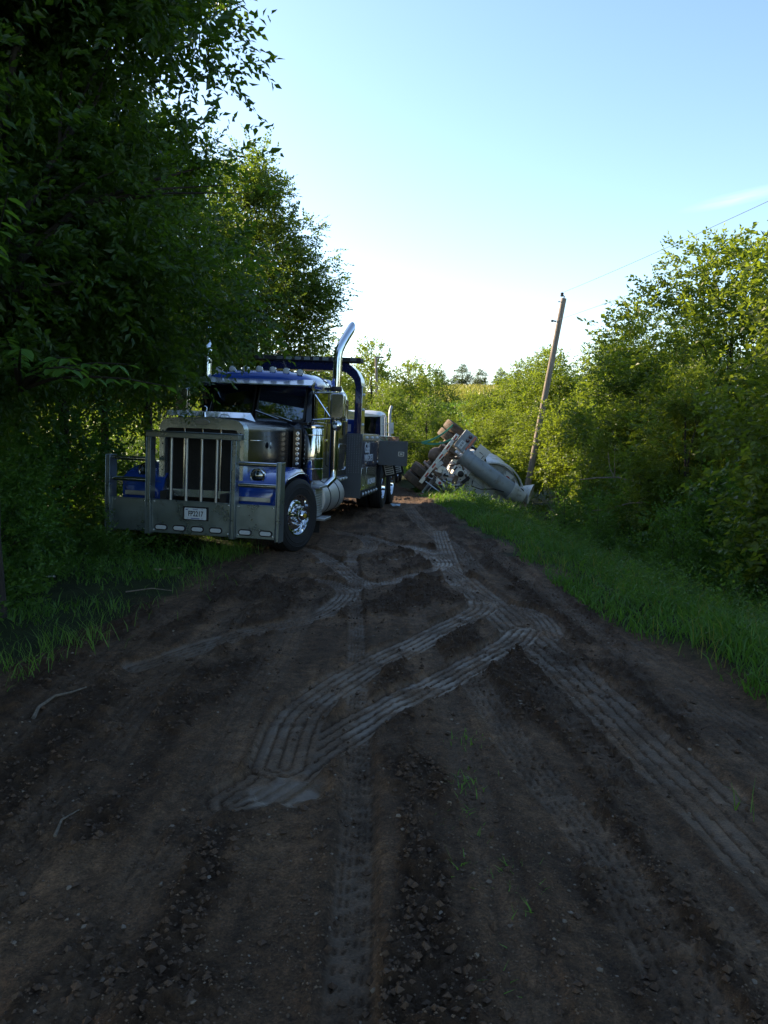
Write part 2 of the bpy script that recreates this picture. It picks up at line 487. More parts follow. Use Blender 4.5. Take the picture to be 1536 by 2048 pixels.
def ground_detail(x, y):
    """fine relief, wetness and grassiness of every vertex"""
    xr, xl = road_right(y), road_left(y)
    edge = .30 * fbm(x * 1.1, y * .8, 4, 21) + .12 * fbm(x * 4, y * 3, 2, 23)
    inside = np.minimum(xr - x, x - xl) + edge
    inside = np.maximum(inside, .9 - np.sqrt(((x - 1.1) / 1.5) ** 2 + ((y - 24.3) / 1.8) ** 2) + edge)
    grass = 1 - smooth(-.12, .22, inside)
    far = smooth(26, 34, y)
    mud = 1 - grass
    dz = .035 * fbm(x * .9, y * .7, 3, 1) + .020 * fbm(x * 3.2, y * 1.1, 3, 2)
    dz = dz + .022 * fbm(x * 3.0, y * .22, 2, 9) + .012 * fbm(x * 8.0, y * .4, 2, 10)      # lengthwise ruts
    patch = smooth(-.15, .35, fbm(x * 1.3 + 7, y * .8, 3, 31))
    c1 = fbm(x * 11, y * 10, 4, 3, .6); c2 = np.abs(fbm(x * 22 + 5, y * 19, 3, 4, .6))
    rough_zone = np.maximum(patch, np.exp(-((x + .12) / .32) ** 2) * .9 * (y > 1))
    lo_n = fbm(x * 1.5 + 11, y * .42, 4, 35) + .45 * fbm(x * 5, y * 2.2, 3, 36)
    G = lambda a, b: np.exp(-((a) / b) ** 2)
    lo_n = lo_n + .50 * G(x - .10, .15) * (y < 5.8) + .6 * G(x - road_right(y) + .35, .28) * smooth(6, 8, y) + .55 * G(x + 1.9, .5) * (y < 7.5) + .5 * G(x + .25, .35) * G(y - 7.6, 1.3) + .5 * G(x - .35, .3) * G(y - 8.2, 1.0) + .6 * G(x + 1.6, .5) * G(y - 8.6, 1.2) + .45 * G(x - 1.02, .09) * (y < 6.2)
    lo_n = lo_n - .45 * G(x - .55, .13) * (y < 5.2) - .3 * G(x - 1.5, .22) * (y < 7.5)
    loose = smooth(.02, .30, lo_n)
    clod = (np.maximum(c1, -.25) * .040 + (.35 - c2) * .026) * (.36 + .95 * loose)
    dz = dz + .014 * loose
    wet = .10 * (1 - loose)
    tr_m = np.zeros_like(x); tr_w = np.zeros_like(x); tr_z = np.zeros_like(x)
    near = (y > 1) & (y < 21) & (np.abs(x) < 3.2)
    idx = np.nonzero(near)[0]
    px, py = x[idx], y[idx]
    wob = .002 * fbm(px * 5, py * 5, 3, 77)
    for pts, w, st in TRACKS:
        ln = sub_line(pts)
        lo = ln.min(0) - w - .1; hi = ln.max(0) + w + .1
        s = np.nonzero((px > lo[0]) & (px < hi[0]) & (py > lo[1]) & (py < hi[1]))[0]
        if not len(s): continue
        a = ln[:-1]; d = ln[1:] - a; L2 = (d ** 2).sum(1); acc = np.concatenate([[0], np.cumsum(np.sqrt(L2))])
        best = np.full(len(s), 9.0); sd = np.zeros(len(s)); al = np.zeros(len(s))
        for k in range(len(a)):
            rx = px[s] - a[k, 0]; ry = py[s] - a[k, 1]
            t = np.clip((rx * d[k, 0] + ry * d[k, 1]) / L2[k], 0, 1)
            ex = rx - t * d[k, 0]; ey = ry - t * d[k, 1]
            q = ex * ex + ey * ey
            u = q < best
            best = np.where(u, q, best)
            sgn = np.sign(d[k, 0] * ey - d[k, 1] * ex)
            sd = np.where(u, sgn * np.sqrt(q), sd); al = np.where(u, acc[k] + t * math.sqrt(L2[k]), al)
        hw = w / 2
        ds = sd + wob[s]
        ad = np.abs(ds)
        brk = smooth(-.75, -.30, fbm(px[s] * 2.2 + 3, py[s] * 2.2, 3, 55))      # worn-away stretches
        m = (1 - smooth(hw - .015, hw + .03, ad)) * st * np.where(py[s] > 6.8, .7 + .3 * brk, .35 + .65 * brk)
        berm = np.exp(-((ad - hw - .035) / .03) ** 2) * .012 * st * (.3 + .9 * brk)
        # lengthwise tread grooves broken by cross cuts, zig-zag
        g = np.sin(2 * PI * (ds + 0.004 * np.sin(2 * PI * al / .09)) / (w / 5.0))
        rag = fbm(px[s] * 30, py[s] * 30, 2, 88)
        gro = smooth(.62, .88, g + .22 * rag)
        tread = -.012 * gro - .002 * np.maximum(np.sin(2 * PI * al / .075 + np.sign(ds) * 1.5) - .55, 0)
        zt = -.026 * m + tread * m + berm
        ti = idx[s]
        upd = m > tr_m[ti] * .8
        tr_z[ti] = np.where(upd & (m > .05), zt, np.where(m < .05, tr_z[ti] + berm * (1 - tr_m[ti]), tr_z[ti]))
        tr_m[ti] = np.maximum(tr_m[ti], m); tr_w[ti] = np.where(upd & (m > .05), m * (1 - .9 * gro) * (.55 + .45 * smooth(-.3, .3, fbm(px[s] * 7, py[s] * 7, 3, 89))), tr_w[ti])
    # shallow puddle left at the end of one track
    pd = np.sqrt(((x + .47) / .26) ** 2 + ((y - 3.60) / .19) ** 2) + .35 * fbm(x * 6, y * 6, 3, 91)
    pm_ = 1 - smooth(.60, 1.05, pd)
    dz = dz * (1 - .65 * tr_m) + clod * (1 - .86 * tr_m) + tr_z
    dz = np.where(pm_ > 0, dz * (1 - pm_) + (-.030) * pm_ + tr_z * .22 * pm_, dz)
    wet = np.maximum(wet, np.minimum(tr_w * 1.0, 1)) * mud
    wet = np.maximum(wet, pm_)
    dz = dz * mud + grass * (.03 * fbm(x * 2, y * 2, 3, 61))
    return dz * (1 - far), wet * (1 - far), grass, pm_, loose * (1 - .95 * np.clip(tr_m * 1.3, 0, 1)) * (1 - pm_)

def ground_material():
    m = D.materials.new('mud_and_soil'); t, p = nodes_of(m); N, L = t.nodes.new, t.links.new
    def attr(nm):
        a = N('ShaderNodeAttribute'); a.attribute_name = nm; return a.outputs['Fac']
    def noise(sc, det=6, ro=.6):
        n = N('ShaderNodeTexNoise'); n.inputs['Scale'].default_value = sc; n.inputs['Detail'].default_value = det; n.inputs['Roughness'].default_value = ro
        L(tc.outputs['Object'], n.inputs['Vector']); return n.outputs['Fac']
    def ramp(f, stops):
        r = N('ShaderNodeValToRGB'); e = r.color_ramp.elements
        while len(e) < len(stops): e.new(.5)
        for i, (q, c) in enumerate(stops): e[i].position = q; e[i].color = (*c, 1)
        L(f, r.inputs[0]); return r.outputs[0]
    def mix(f, a, b, mode='MIX'):
        x = N('ShaderNodeMixRGB'); x.blend_type = mode
        if isinstance(f, float): x.inputs['Fac'].default_value = f
        else: L(f, x.inputs['Fac'])
        for i, c in ((1, a), (2, b)):
            if isinstance(c, tuple): x.inputs[i].default_value = (*c, 1)
            else: L(c, x.inputs[i])
        return x.outputs[0]
    tc = N('ShaderNodeTexCoord')
    c = ramp(noise(1.3, 6), [(.30, (.076, .044, .0235)), (.48, (.128, .076, .042)), (.68, (.200, .122, .069))])
    c = mix(.75, c, ramp(noise(14, 7, .7), [(.30, (.22, .21, .20)), (.5, (.85, .83, .81)), (.72, (1.7, 1.62, 1.55))]), 'MULTIPLY')
    # lengthwise streaks left by wheels
    mp = N('ShaderNodeMapping'); mp.inputs['Scale'].default_value = (5.5, .55, 1); L(tc.outputs['Object'], mp.inputs[0])
    sn = N('ShaderNodeTexNoise'); sn.inputs['Scale'].default_value = 1.0; sn.inputs['Detail'].default_value = 5; sn.inputs['Roughness'].default_value = .6
    L(mp.outputs[0], sn.inputs['Vector'])
    c = mix(.8, c, ramp(sn.outputs['Fac'], [(.34, (.55, .52, .50)), (.5, (.95, .93, .92)), (.66, (1.45, 1.4, 1.35))]), 'MULTIPLY')
    c = mix(.7, c, ramp(noise(90, 4, .7), [(.34, (.32, .31, .30)), (.5, (.95, .94, .93)), (.66, (1.75, 1.7, 1.65))]), 'MULTIPLY')
    c = mix(attr('loose'), c, mix(.75, c, (.050, .028, .0150)))
    # grit
    vo = N('ShaderNodeTexVoronoi'); vo.inputs['Scale'].default_value = 55; L(tc.outputs['Object'], vo.inputs['Vector'])
    gm = N('ShaderNodeMapRange'); gm.inputs['From Min'].default_value = .16; gm.inputs['From Max'].default_value = .10; L(vo.outputs['Distance'], gm.inputs['Value'])
    gn = N('ShaderNodeMapRange'); gn.inputs['From Min'].default_value = .52; gn.inputs['From Max'].default_value = .62; L(noise(6, 3), gn.inputs['Value'])
    gg = N('ShaderNodeMath'); gg.operation = 'MULTIPLY'; L(gm.outputs[0], gg.inputs[0]); L(gn.outputs[0], gg.inputs[1])
    g2 = N('ShaderNodeMath'); g2.operation = 'MULTIPLY'; g2.inputs[1].default_value = .6; L(gg.outputs[0], g2.inputs[0])
    c = mix(g2.outputs[0], c, (.20, .155, .115))
    c = mix(attr('wet'), c, mix(.6, c, (.110, .083, .060)))
    soil = ramp(noise(3.5, 6), [(.3, (.016, .024, .006)), (.7, (.038, .052, .013))])
    c = mix(attr('grass'), c, soil)
    L(c, p.inputs['Base Color'])
    ro = N('ShaderNodeMapRange'); ro.inputs['To Min'].default_value = .9; ro.inputs['To Max'].default_value = .50
    L(attr('wet'), ro.inputs['Value'])
    rp = N('ShaderNodeMapRange'); rp.inputs['To Min'].default_value = 1.0; rp.inputs['To Max'].default_value = .42
    L(attr('pool'), rp.inputs['Value'])
    rm = N('ShaderNodeMath'); rm.operation = 'MULTIPLY'; L(ro.outputs[0], rm.inputs[0]); L(rp.outputs[0], rm.inputs[1])
    L(rm.outputs[0], p.inputs['Roughness'])
    sp = N('ShaderNodeMapRange'); sp.inputs['To Min'].default_value = .24; sp.inputs['To Max'].default_value = .11; L(attr('pool'), sp.inputs['Value']); L(sp.outputs[0], p.inputs['Specular IOR Level'])
    bs = N('ShaderNodeMapRange'); bs.inputs['To Min'].default_value = 1.0; bs.inputs['To Max'].default_value = .12; L(attr('wet'), bs.inputs['Value'])
    bp = N('ShaderNodeBump'); bp.inputs['Distance'].default_value = .028
    nm = N('ShaderNodeMath'); nm.operation = 'MULTIPLY_ADD'; nm.inputs[1].default_value = .45; L(noise(260, 4, .7), nm.inputs[0]); L(noise(75, 6, .7), nm.inputs[2])
    L(bs.outputs[0], bp.inputs['Strength']); L(nm.outputs[0], bp.inputs['Height'])
    L(bp.outputs[0], p.inputs['Normal'])
    return m

def build_ground():
    xs_in = np.arange(-3.2, 2.7001, .0130)
    out = [0.0]
    st = .03
    while out[-1] < 500: out.append(out[-1] + st); st *= 1.13
    out = np.array(out[1:])
    xs = np.concatenate([(-3.2 - out)[::-1], xs_in, 2.7 + out])
    ys = [1.2]
    while ys[-1] < 24: ys.append(ys[-1] * 1.0043)
    st = ys[-1] - ys[-2]
    while ys[-1] < 700: st *= 1.09; ys.append(ys[-1] + st)
    back = [-60, -40, -25, -15, -9, -5, -3, -1.6, -.8, -.2, .3, .7, 1.0]
    ys = np.array(back + ys)
    X, Y = np.meshgrid(xs, ys); nx, ny = len(xs), len(ys)
    x, y = X.ravel(), Y.ravel()
    dz, wet, grass, pool, loose = ground_detail(x, y)
    z = base_z(x, y) + dz
    V = np.stack([x, y, z], 1)
    ii, jj = np.meshgrid(np.arange(nx - 1), np.arange(ny - 1))
    a = (jj * nx + ii).ravel()
    F = np.stack([a, a + 1, a + nx + 1, a + nx], 1)
    fx = x[F].mean(1); fy = y[F].mean(1)
    on_road = (fx < road_right(fy) + .35) & (fx > road_left(fy) - .35) & (fy < 60) & (fy > -60)
    mat = ground_material()
    for nm, sel in (('muddy_road', on_road), ('ground', ~on_road)):
        f = F[sel]
        used = np.unique(f); mp = np.zeros(len(V), np.int64); mp[used] = np.arange(len(used))
        me = np_mesh(nm, V[used], mp[f], {'wet': ('POINT', wet[used]), 'grass': ('POINT', grass[used]), 'pool': ('POINT', pool[used]), 'loose': ('POINT', loose[used])}, flat=False)
        tag(link(nm, me, mat), kind='structure')
build_ground()

# ------------------------------------------------------------------ foliage
def norm(a): return a / np.maximum(np.linalg.norm(a, axis=-1, keepdims=True), 1e-9)

def foliage(seed, blobs, n_clump, per, K, leafL, leafW, sprayL=.35, clump_r=.45, droop=.3, shell=.5, upward=0.):
    """sprays of leaflets gathered in clumps through a set of ellipsoids (centre, radii); returns V, F, var and the clump centres"""
    r = np.random.default_rng(seed)
    B = np.array([b[0] for b in blobs], float); RR = np.array([b[1] for b in blobs], float)
    vol = RR.prod(1) ** .62; which = r.choice(len(B), n_clump, p=vol / vol.sum())
    u = norm(r.normal(size=(n_clump, 3)))
    rr = (shell + (1 - shell) * r.random(n_clump) ** .6) * (.82 + .36 * r.random(n_clump))
    cc = B[which] + u * RR[which] * rr[:, None]
    cvar = r.random(n_clump)
    n = n_clump * per
    ci = np.repeat(np.arange(n_clump), per)
    off = norm(r.normal(size=(n, 3))) * (r.random(n) ** .45)[:, None] * clump_r * (.55 + .9 * r.random(n_clump))[ci][:, None]
    off[:, 2] *= .7
    pos = cc[ci] + off
    d = norm(.55 * norm(pos - B[which][ci]) + .5 * norm(off + 1e-6) + .55 * r.normal(size=(n, 3)) * .7 + np.array([0, 0, upward - droop]))
    side = norm(np.cross(d, np.array([0, 0, 1.0]) + .35 * r.normal(size=(n, 3))))
    L = sprayL * (.6 + .7 * r.random(n))
    k = np.arange(K)
    t = (k + .7) / K
    sg = np.where(k % 2 == 0, 1.0, -1.0)
    sg = np.where(k == K - 1, 0.0, sg)
    P = pos[:, None, :] + d[:, None, :] * (L[:, None] * t[None])[..., None]
    P[..., 2] -= (droop * .35) * (L[:, None] * t[None] ** 2)
    ld = d[:, None, :] * (.55 + .45 * (sg == 0))[None, :, None] + side[:, None, :] * sg[None, :, None] * .85 + .28 * r.normal(size=(n, K, 3))
    ld[..., 2] -= .18 * droop * 2
    ld = norm(ld)
    up = norm(np.cross(ld, side[:, None, :] + .5 * r.normal(size=(n, K, 3))))
    up = np.where((up[..., 2:3] < 0) & (r.random((n, K, 1)) < .8), -up, up)
    wv = norm(np.cross(ld, up))
    sc = (.65 + .6 * r.random((n, K)))[..., None]
    l = leafL * sc; w = leafW * sc
    v0 = P; v2 = P + ld * l - up * l * .10
    v1 = P + ld * l * .42 + wv * w * .5 + up * w * .16
    v3 = P + ld * l * .42 - wv * w * .5 + up * w * .16
    V = np.stack([v0, v1, v2, v3], 2).reshape(-1, 3)
    m = n * K
    b = np.arange(m) * 4
    F = np.concatenate([np.stack([b, b + 1, b + 2], 1), np.stack([b, b + 2, b + 3], 1)])
    var = np.clip(.55 * r.random(m) + .45 * np.repeat(cvar[ci], K), 0, 1)
    return V, F, np.concatenate([var, var]), cc

def crown_mesh(name, *a, **k):
    V, F, var, cc = foliage(*a, **k)
    return np_mesh(name, V, F, {'var': ('FACE', var)}), cc

def trunk_mesh(name, seed, base_r, top, blobs_c, n_limbs=16, lean=(0, 0), fork=.75, n=8):
    r = random.Random(seed); mb = MB()
    H = top
    pts = []
    for i in range(9):
        t = i / 8
        pts.append((lean[0] * t + .12 * H * .12 * math.sin(t * 4 + seed), lean[1] * t + .10 * H * .12 * math.cos(t * 3.3 + seed), -.35 + (H + .35) * t))
    mb.tube(pts, [base_r * (1.35 - .3 * min(i, 1)) * (1 - .82 * (i / 8)) for i in range(9)], n)
    cs = list(blobs_c); r.shuffle(cs)
    for c in cs[:n_limbs]:
        c = Vector([float(q) for q in c])
        t = min(max((c.z / H) * .62 - r.random() * .12, fork * .5), .9)
        k = t * 8; i = int(k); f = k - i
        p = Vector(pts[i]).lerp(Vector(pts[min(i + 1, 8)]), f)
        mid = p.lerp(c, .5) + Vector((r.uniform(-.15, .15), r.uniform(-.15, .15), .08 * (c - p).length + r.uniform(-.1, .1)))
        q1 = p.lerp(mid, .5) + Vector((0, 0, .03)); q2 = mid.lerp(c, .55) + Vector((r.uniform(-.12, .12), r.uniform(-.12, .12), 0))
        br = base_r * (1 - .8 * t) * .40
        mb.tube([p, q1, mid, q2, c], [br, br * .8, br * .55, br * .35, br * .12], 6, False)
        for _ in range(2):
            e = c + Vector((r.uniform(-.5, .5), r.uniform(-.5, .5), r.uniform(-.3, .4)))
            mb.tube([mid, mid.lerp(e, .5) + Vector((0, 0, .05)), e], [br * .4, br * .25, br * .06], 5, False)
    return mb.mesh(name)

TREE = {}
def tree_kind(key, seed, blobs, n_clump, per, K, lL, lW, leaf, base_r, top, limbs=16, lean=(0, 0), **kw):
    cm, cc = crown_mesh(key + '_crown', seed, blobs, n_clump, per, K, lL, lW, **kw)
    tm = trunk_mesh(key + '_trunk', seed, base_r, top, cc, limbs, lean)
    cm.materials.append(M[leaf]); tm.materials.append(M['bark'])
    TREE[key] = (cm, tm)

def plant_tree(key, name, x, y, label, cat='tree', group=None, s=1., sz=None, rot=0., z=None, leaf=None, parts=('crown', 'trunk')):
    cm, tm = TREE[key]
    o = empty(name, label, cat, group, loc=(x, y, gz(x, y) - .03 if z is None else z))
    o.rotation_euler = (0, 0, rot); o.scale = (s, s, sz or s)
    c = link(parts[0], cm, None, o); t = link(parts[1], tm, None, o)
    if leaf:
        c.material_slots[0].link = 'OBJECT'; c.material_slots[0].material = M[leaf]
    return o

# the big dark tree that overhangs the truck (in its own coordinates, base at 0,0,0; placed at -3.45, 7.0)
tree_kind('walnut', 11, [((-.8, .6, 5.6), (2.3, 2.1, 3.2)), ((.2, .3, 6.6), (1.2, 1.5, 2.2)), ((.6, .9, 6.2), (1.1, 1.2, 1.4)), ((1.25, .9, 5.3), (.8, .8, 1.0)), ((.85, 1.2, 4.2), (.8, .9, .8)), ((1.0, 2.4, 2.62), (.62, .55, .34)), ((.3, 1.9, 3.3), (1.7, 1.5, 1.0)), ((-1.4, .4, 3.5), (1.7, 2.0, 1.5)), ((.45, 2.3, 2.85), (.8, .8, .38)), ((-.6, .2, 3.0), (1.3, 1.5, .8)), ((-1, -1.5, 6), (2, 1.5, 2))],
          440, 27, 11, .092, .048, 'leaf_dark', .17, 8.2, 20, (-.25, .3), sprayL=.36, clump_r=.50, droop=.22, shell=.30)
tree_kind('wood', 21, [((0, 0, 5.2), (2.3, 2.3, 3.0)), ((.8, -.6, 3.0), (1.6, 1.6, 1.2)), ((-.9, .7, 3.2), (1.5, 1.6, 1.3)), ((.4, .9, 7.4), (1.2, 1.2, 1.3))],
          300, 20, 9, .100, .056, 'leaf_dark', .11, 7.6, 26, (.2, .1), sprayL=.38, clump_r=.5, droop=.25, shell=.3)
tree_kind('maple', 31, [((0, 0, 5.6), (2.0, 2.0, 2.6)), ((1.0, .2, 4.3), (1.6, 1.5, 1.7)), ((-1.1, .1, 4.2), (1.5, 1.5, 1.8)), ((.3, 0, 7.6), (.9, .9, 1.1)), ((1.6, -.2, 5.4), (1.0, .9, .8))],
          420, 21, 10, .090, .052, 'leaf_mid', .12, 8.0, 34, (.2, 0), sprayL=.36, clump_r=.42, droop=.12, shell=.35, upward=.15)
tree_kind('bushy_a', 41, [((0, 0, 3.0), (1.9, 1.9, 1.9)), ((-.6, -.5, 1.9), (1.6, 1.5, 1.1)), ((.7, .2, 2.3), (1.4, 1.5, 1.4)), ((.1, .1, 4.6), (.9, .9, .9))],
          150, 38, 9, .080, .048, 'leaf_lit', .07, 4.6, 26, sprayL=.24, clump_r=.43, droop=.08, shell=.5, upward=.1)
tree_kind('bushy_b', 51, [((0, 0, 3.4), (1.6, 1.7, 2.0)), ((-.8, .2, 2.2), (1.3, 1.4, 1.3)), ((.7, -.4, 1.9), (1.5, 1.3, 1.1)), ((-.3, 0, 5.1), (.7, .7, .9))],
          140, 34, 11, .076, .044, 'leaf_lit', .07, 5.0, 26, sprayL=.27, clump_r=.42, droop=.15, shell=.5, upward=.1)
tree_kind('broad', 61, [((0, 0, 2.7), (1.6, 1.7, 1.8)), ((-.5, -.6, 1.5), (1.3, 1.2, .9)), ((-.2, .2, 4.3), (.9, .9, .9))],
          190, 13, 7, .105, .080, 'leaf_mid', .06, 4.3, 20, sprayL=.34, clump_r=.38, droop=.15, shell=.4, upward=.1)
tree_kind('far', 71, [((0, 0, 4.2), (2.2, 2.2, 2.6)), ((.9, .3, 2.6), (1.8, 1.8, 1.5)), ((-1.0, -.3, 2.8), (1.7, 1.8, 1.6)), ((0, 0, 6.4), (1.0, 1.0, 1.2))],
          200, 10, 7, .16, .10, 'leaf_lit', .12, 6.4, 16, sprayL=.5, clump_r=.5, droop=.05, shell=.45, upward=.2)
tree_kind('shrub', 81, [((0, 0, .8), (.8, .8, .75)), ((.4, .2, .5), (.6, .6, .45)), ((-.4, -.1, .55), (.6, .6, .5))],
          60, 11, 8, .075, .042, 'leaf_low', .025, 1.3, 14, sprayL=.28, clump_r=.26, droop=.05, shell=.3, upward=.35)
tree_kind('tall_weed', 91, [((0, 0, .75), (.35, .35, .8)), ((.25, .1, .4), (.35, .35, .45))],
          34, 8, 7, .085, .035, 'leaf_low', .014, 1.4, 12, sprayL=.26, clump_r=.2, droop=.1, shell=.2, upward=.6)

# ------------------------------------------------------------------ trees and shrubs
GL, GR, GF, GH = 'trees in the dark wood left of the road', 'sunlit trees along the right bank', 'trees at the far end of the road', 'dark trees on the skyline'
walnut = plant_tree('walnut', 'walnut_tree', -3.45, 7.0, 'big dark walnut tree overhanging the truck from the left verge', group=GL)
for x, y, s, rot, lab in [
        (-5.9, 3.6, 1.0, .4, 'dark tree at the left picture edge nearest the camera'),
        (-6.3, 10.4, 1.0, 1.7, 'dark tree right behind the big walnut trunk'),
        (-8.8, 8.2, 1.05, 2.9, 'dark tree deepest in the wood beyond the walnut'),
        (-5.5, 14.0, .98, 4.2, 'dark tree beside the truck hood on the left'),
        (-8.2, 15.6, 1.1, 5.3, 'dark tree deep in the wood behind the truck guard'),
        (-10.6, 12.2, 1.1, .9, 'dark tree far back left in the wood'),
        (-7.0, 20.0, 1.05, 2.2, 'dark tree in the wood behind the truck cab'),
        (-10.4, 21.5, 1.1, 3.6, 'dark tree at the back of the wood behind the cab'),
        (-6.6, -1.0, 1.05, 1.1, 'unseen shade tree added beside the left verge next to the camera')]:  # the last one is out of view, added only for its shade
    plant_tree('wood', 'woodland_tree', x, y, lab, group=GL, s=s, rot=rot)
plant_tree('maple', 'maple_tree', -3.95, 22.6, 'green tree rising behind the blue truck roof into the bright sky', group=GL, s=1.06, rot=.25)
plant_tree('maple', 'maple_tree', -5.2, 18.2, 'green tree between the walnut and the tree behind the truck roof', group=GL, s=.98, rot=2.4)

for key, x, y, s, rot, lab in [
        ('bushy_a', 6.65, 15.4, 1.18, .6, 'tallest sunlit tree on the right bank under the wire'),
        ('bushy_b', 5.9, 18.8, .90, 2.2, 'darker green tree just left of the tallest one on the right bank'),
        ('bushy_a', 6.4, 23.0, 1.0, 3.5, 'sunlit bushy tree right of the leaning pole'),
        ('bushy_b', 6.0, 27.6, .97, .9, 'sunlit tree directly behind the leaning pole'),
        ('bushy_b', 5.6, 33.5, .98, 4.4, 'sunlit tree with a narrow top left of the leaning pole'),
        ('bushy_a', 4.6, 37.5, .86, 1.9, 'yellow green tree above the overturned mixer'),
        ('bushy_a', 9.6, 18.5, 1.12, 5.0, 'tree behind the tallest one on the right bank'),
        ('bushy_b', 9.6, 24.5, 1.05, 1.2, 'tree in the back row right of the pole'),
        ('bushy_a', 9.0, 31.0, 1.05, 2.8, 'tree in the back row behind the pole'),
        ('bushy_b', 8.6, 12.6, 1.0, 3.9, 'tree at the right picture edge behind the broad leaved one')]:
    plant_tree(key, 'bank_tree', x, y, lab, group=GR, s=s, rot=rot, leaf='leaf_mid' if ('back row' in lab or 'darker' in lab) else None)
for x, y, s, rot, lab in [(7.4, 3.4, .9, 1.4, 'unseen shade tree added past the right picture edge in front of the camera'), (7.0, -2.5, .9, 4.4, 'unseen shade tree added right of the road next to the camera')]:
    plant_tree('wood', 'shade_tree', x, y, lab, group='unseen shade trees added beside the camera', s=s, rot=rot)  # out-of-view trees added to cut the sky light on the road
plant_tree('broad', 'broad_leaved_tree', 5.55, 9.4, 'broad leaved tree at the right picture edge closest to the road', s=.92, rot=.3, leaf='leaf_lit', group=GR)
plant_tree('broad', 'broad_leaved_tree', 5.3, 7.2, 'dark broad leaved bush at the right picture edge below the tree', s=.55, rot=2.1, leaf='leaf_low', group=GR)
snag = plant_tree('bushy_b', 'snag_tree', 5.0, 13.2, 'low yellow green tree with bare grey branches on the right bank', s=.58, rot=5.2, group=GR)
plant_tree('bushy_a', 'bank_tree', 5.2, 16.4, 'low sunlit tree between the bare branches and the pole', s=.58, rot=1.0, group=GR)
plant_tree('bushy_b', 'bank_tree', 6.1, 20.6, 'low bushy tree right beside the foot of the leaning pole', s=.55, rot=3.0, group=GR)
plant_tree('bushy_b', 'bank_tree', 4.6, 30.5, 'low tree behind the white mixer drum', s=.62, rot=.2, group=GR)
plant_tree('bushy_a', 'bank_tree', 2.4, 32.6, 'low tree behind the wheels of the overturned mixer', s=.55, rot=4.0, group=GR)

for x, y, s, rot, lf, lab in [
        (-.7, 50, .98, .3, None, 'tall yellow green tree beside the thin far pole'),
        (1.6, 51, .90, 1.9, None, 'tall tree right of the thin far pole'),
        (3.0, 54, .9, 3.3, 'leaf_mid', 'rounded tree left of the cornfield'),
        (-3.2, 48, .86, 4.6, 'leaf_mid', 'tree behind the exhaust stack of the blue truck'),
        (.3, 42, .62, 5.5, None, 'small bush tree below the thin far pole'),
        (2.3, 44, .6, 2.6, 'leaf_mid', 'small bush tree left of the field gap'),
        (.4, 33.5, .50, 1.2, 'leaf_mid', 'dark bush behind the white truck'),
        (-1.7, 33, .46, 2.0, 'leaf_mid', 'dark bush left of the white truck'),
        (1.9, 36.5, .5, 3.8, 'leaf_mid', 'dark bush between the white truck and the mixer'),
        (-4.6, 31, .50, .8, 'leaf_mid', 'dark bush behind the wrecker hoop'),
        (-7.5, 36, .62, 5.1, None, 'tree beyond the wood at the left of the road end'),
        (6.9, 46, .78, 1.0, None, 'tree right of the cornfield'),
        (9.7, 47, .95, 4.2, None, 'tree right of the cornfield in the second row'),
        (3.9, 42.5, .40, 3.1, 'leaf_mid', 'bush in front of the cornfield')]:
    plant_tree('far', 'distant_tree', x, y, lab, group=GF, s=s, rot=rot, leaf=lf)
for i, (x, s, lab) in enumerate([(9, .8, 'dark tree at the left end of the skyline row'), (13.5, .8, 'second dark tree from the left of the skyline row'), (18, 1.02, 'tallest dark tree of the skyline row above the cornfield'),
                                 (22.5, .85, 'dark tree right of the tallest one on the skyline'), (27, .85, 'fifth dark tree of the skyline row'), (31.5, .8, 'dark tree at the right end of the skyline row')]):
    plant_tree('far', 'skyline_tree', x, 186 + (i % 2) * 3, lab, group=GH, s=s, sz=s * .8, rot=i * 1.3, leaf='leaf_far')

GS = 'dark shrubs on the right bank'
for x, y, s, rot, lab in [
        (4.7, 9.6, .8, 0, 'dark green shrub at the right in front of the broad leaved tree'),
        (4.75, 8.1, .8, 1, 'dark shrub at the right picture edge above the grass'),
        (4.4, 11.6, .75, 2, 'dark shrub below the bare grey branches'),
        (5.2, 11.2, 1.2, 3, 'tall dark shrub behind the right bank grass'),
        (4.3, 13.9, .75, 4, 'shrub between the grass bank and the low sunlit tree'),
        (4.5, 16.6, .8, 5, 'shrub halfway between the pole and the bare branches'),
        (5.4, 18.6, 1.0, .5, 'taller shrub right of the foot of the pole'),
        (4.3, 6.4, .55, 1.5, 'low shrub at the right picture edge in the grass'),
        (6.2, 22.0, 1.3, 2.5, 'dark shrub behind the pole foot'),
        (5.1, 14.7, 1.2, 3.5, 'dark shrub under the low sunlit tree')]:
    plant_tree('shrub', 'shrub', x, y, lab, 'shrub', GS, s=s, rot=rot, parts=('foliage', 'stem'))
GLS = 'undergrowth shrubs on the left verge'
for x, y, s, rot, lab in [
        (-4.75, 9.8, .55, 0, 'leafy shrub on the left verge just left of the bumper'),
        (-5.3, 11.3, .95, 1, 'shrub beside the left end of the truck guard'),
        (-4.1, 8.3, .8, 2, 'shrub at the foot of the walnut on the left verge'),
        (-5.2, 9.5, 1.2, 3, 'dark shrub behind the walnut trunk'),
        (-3.9, 6.4, .6, 4, 'low shrub at the left picture edge in the grass'),
        (-5.0, 12.3, 1.3, 5, 'dark shrub left of the truck hood'),
        (-6.8, 12.3, 1.4, 6, 'dark shrub in the wood behind the guard'),
        (-6.5, 8.0, 1.3, .7, 'dark shrub in the wood left of the guard')]:
    plant_tree('shrub', 'shrub', x, y, lab, 'shrub', GLS, s=s, rot=rot, parts=('foliage', 'stem'))
GW = 'tall weeds by the ditch'
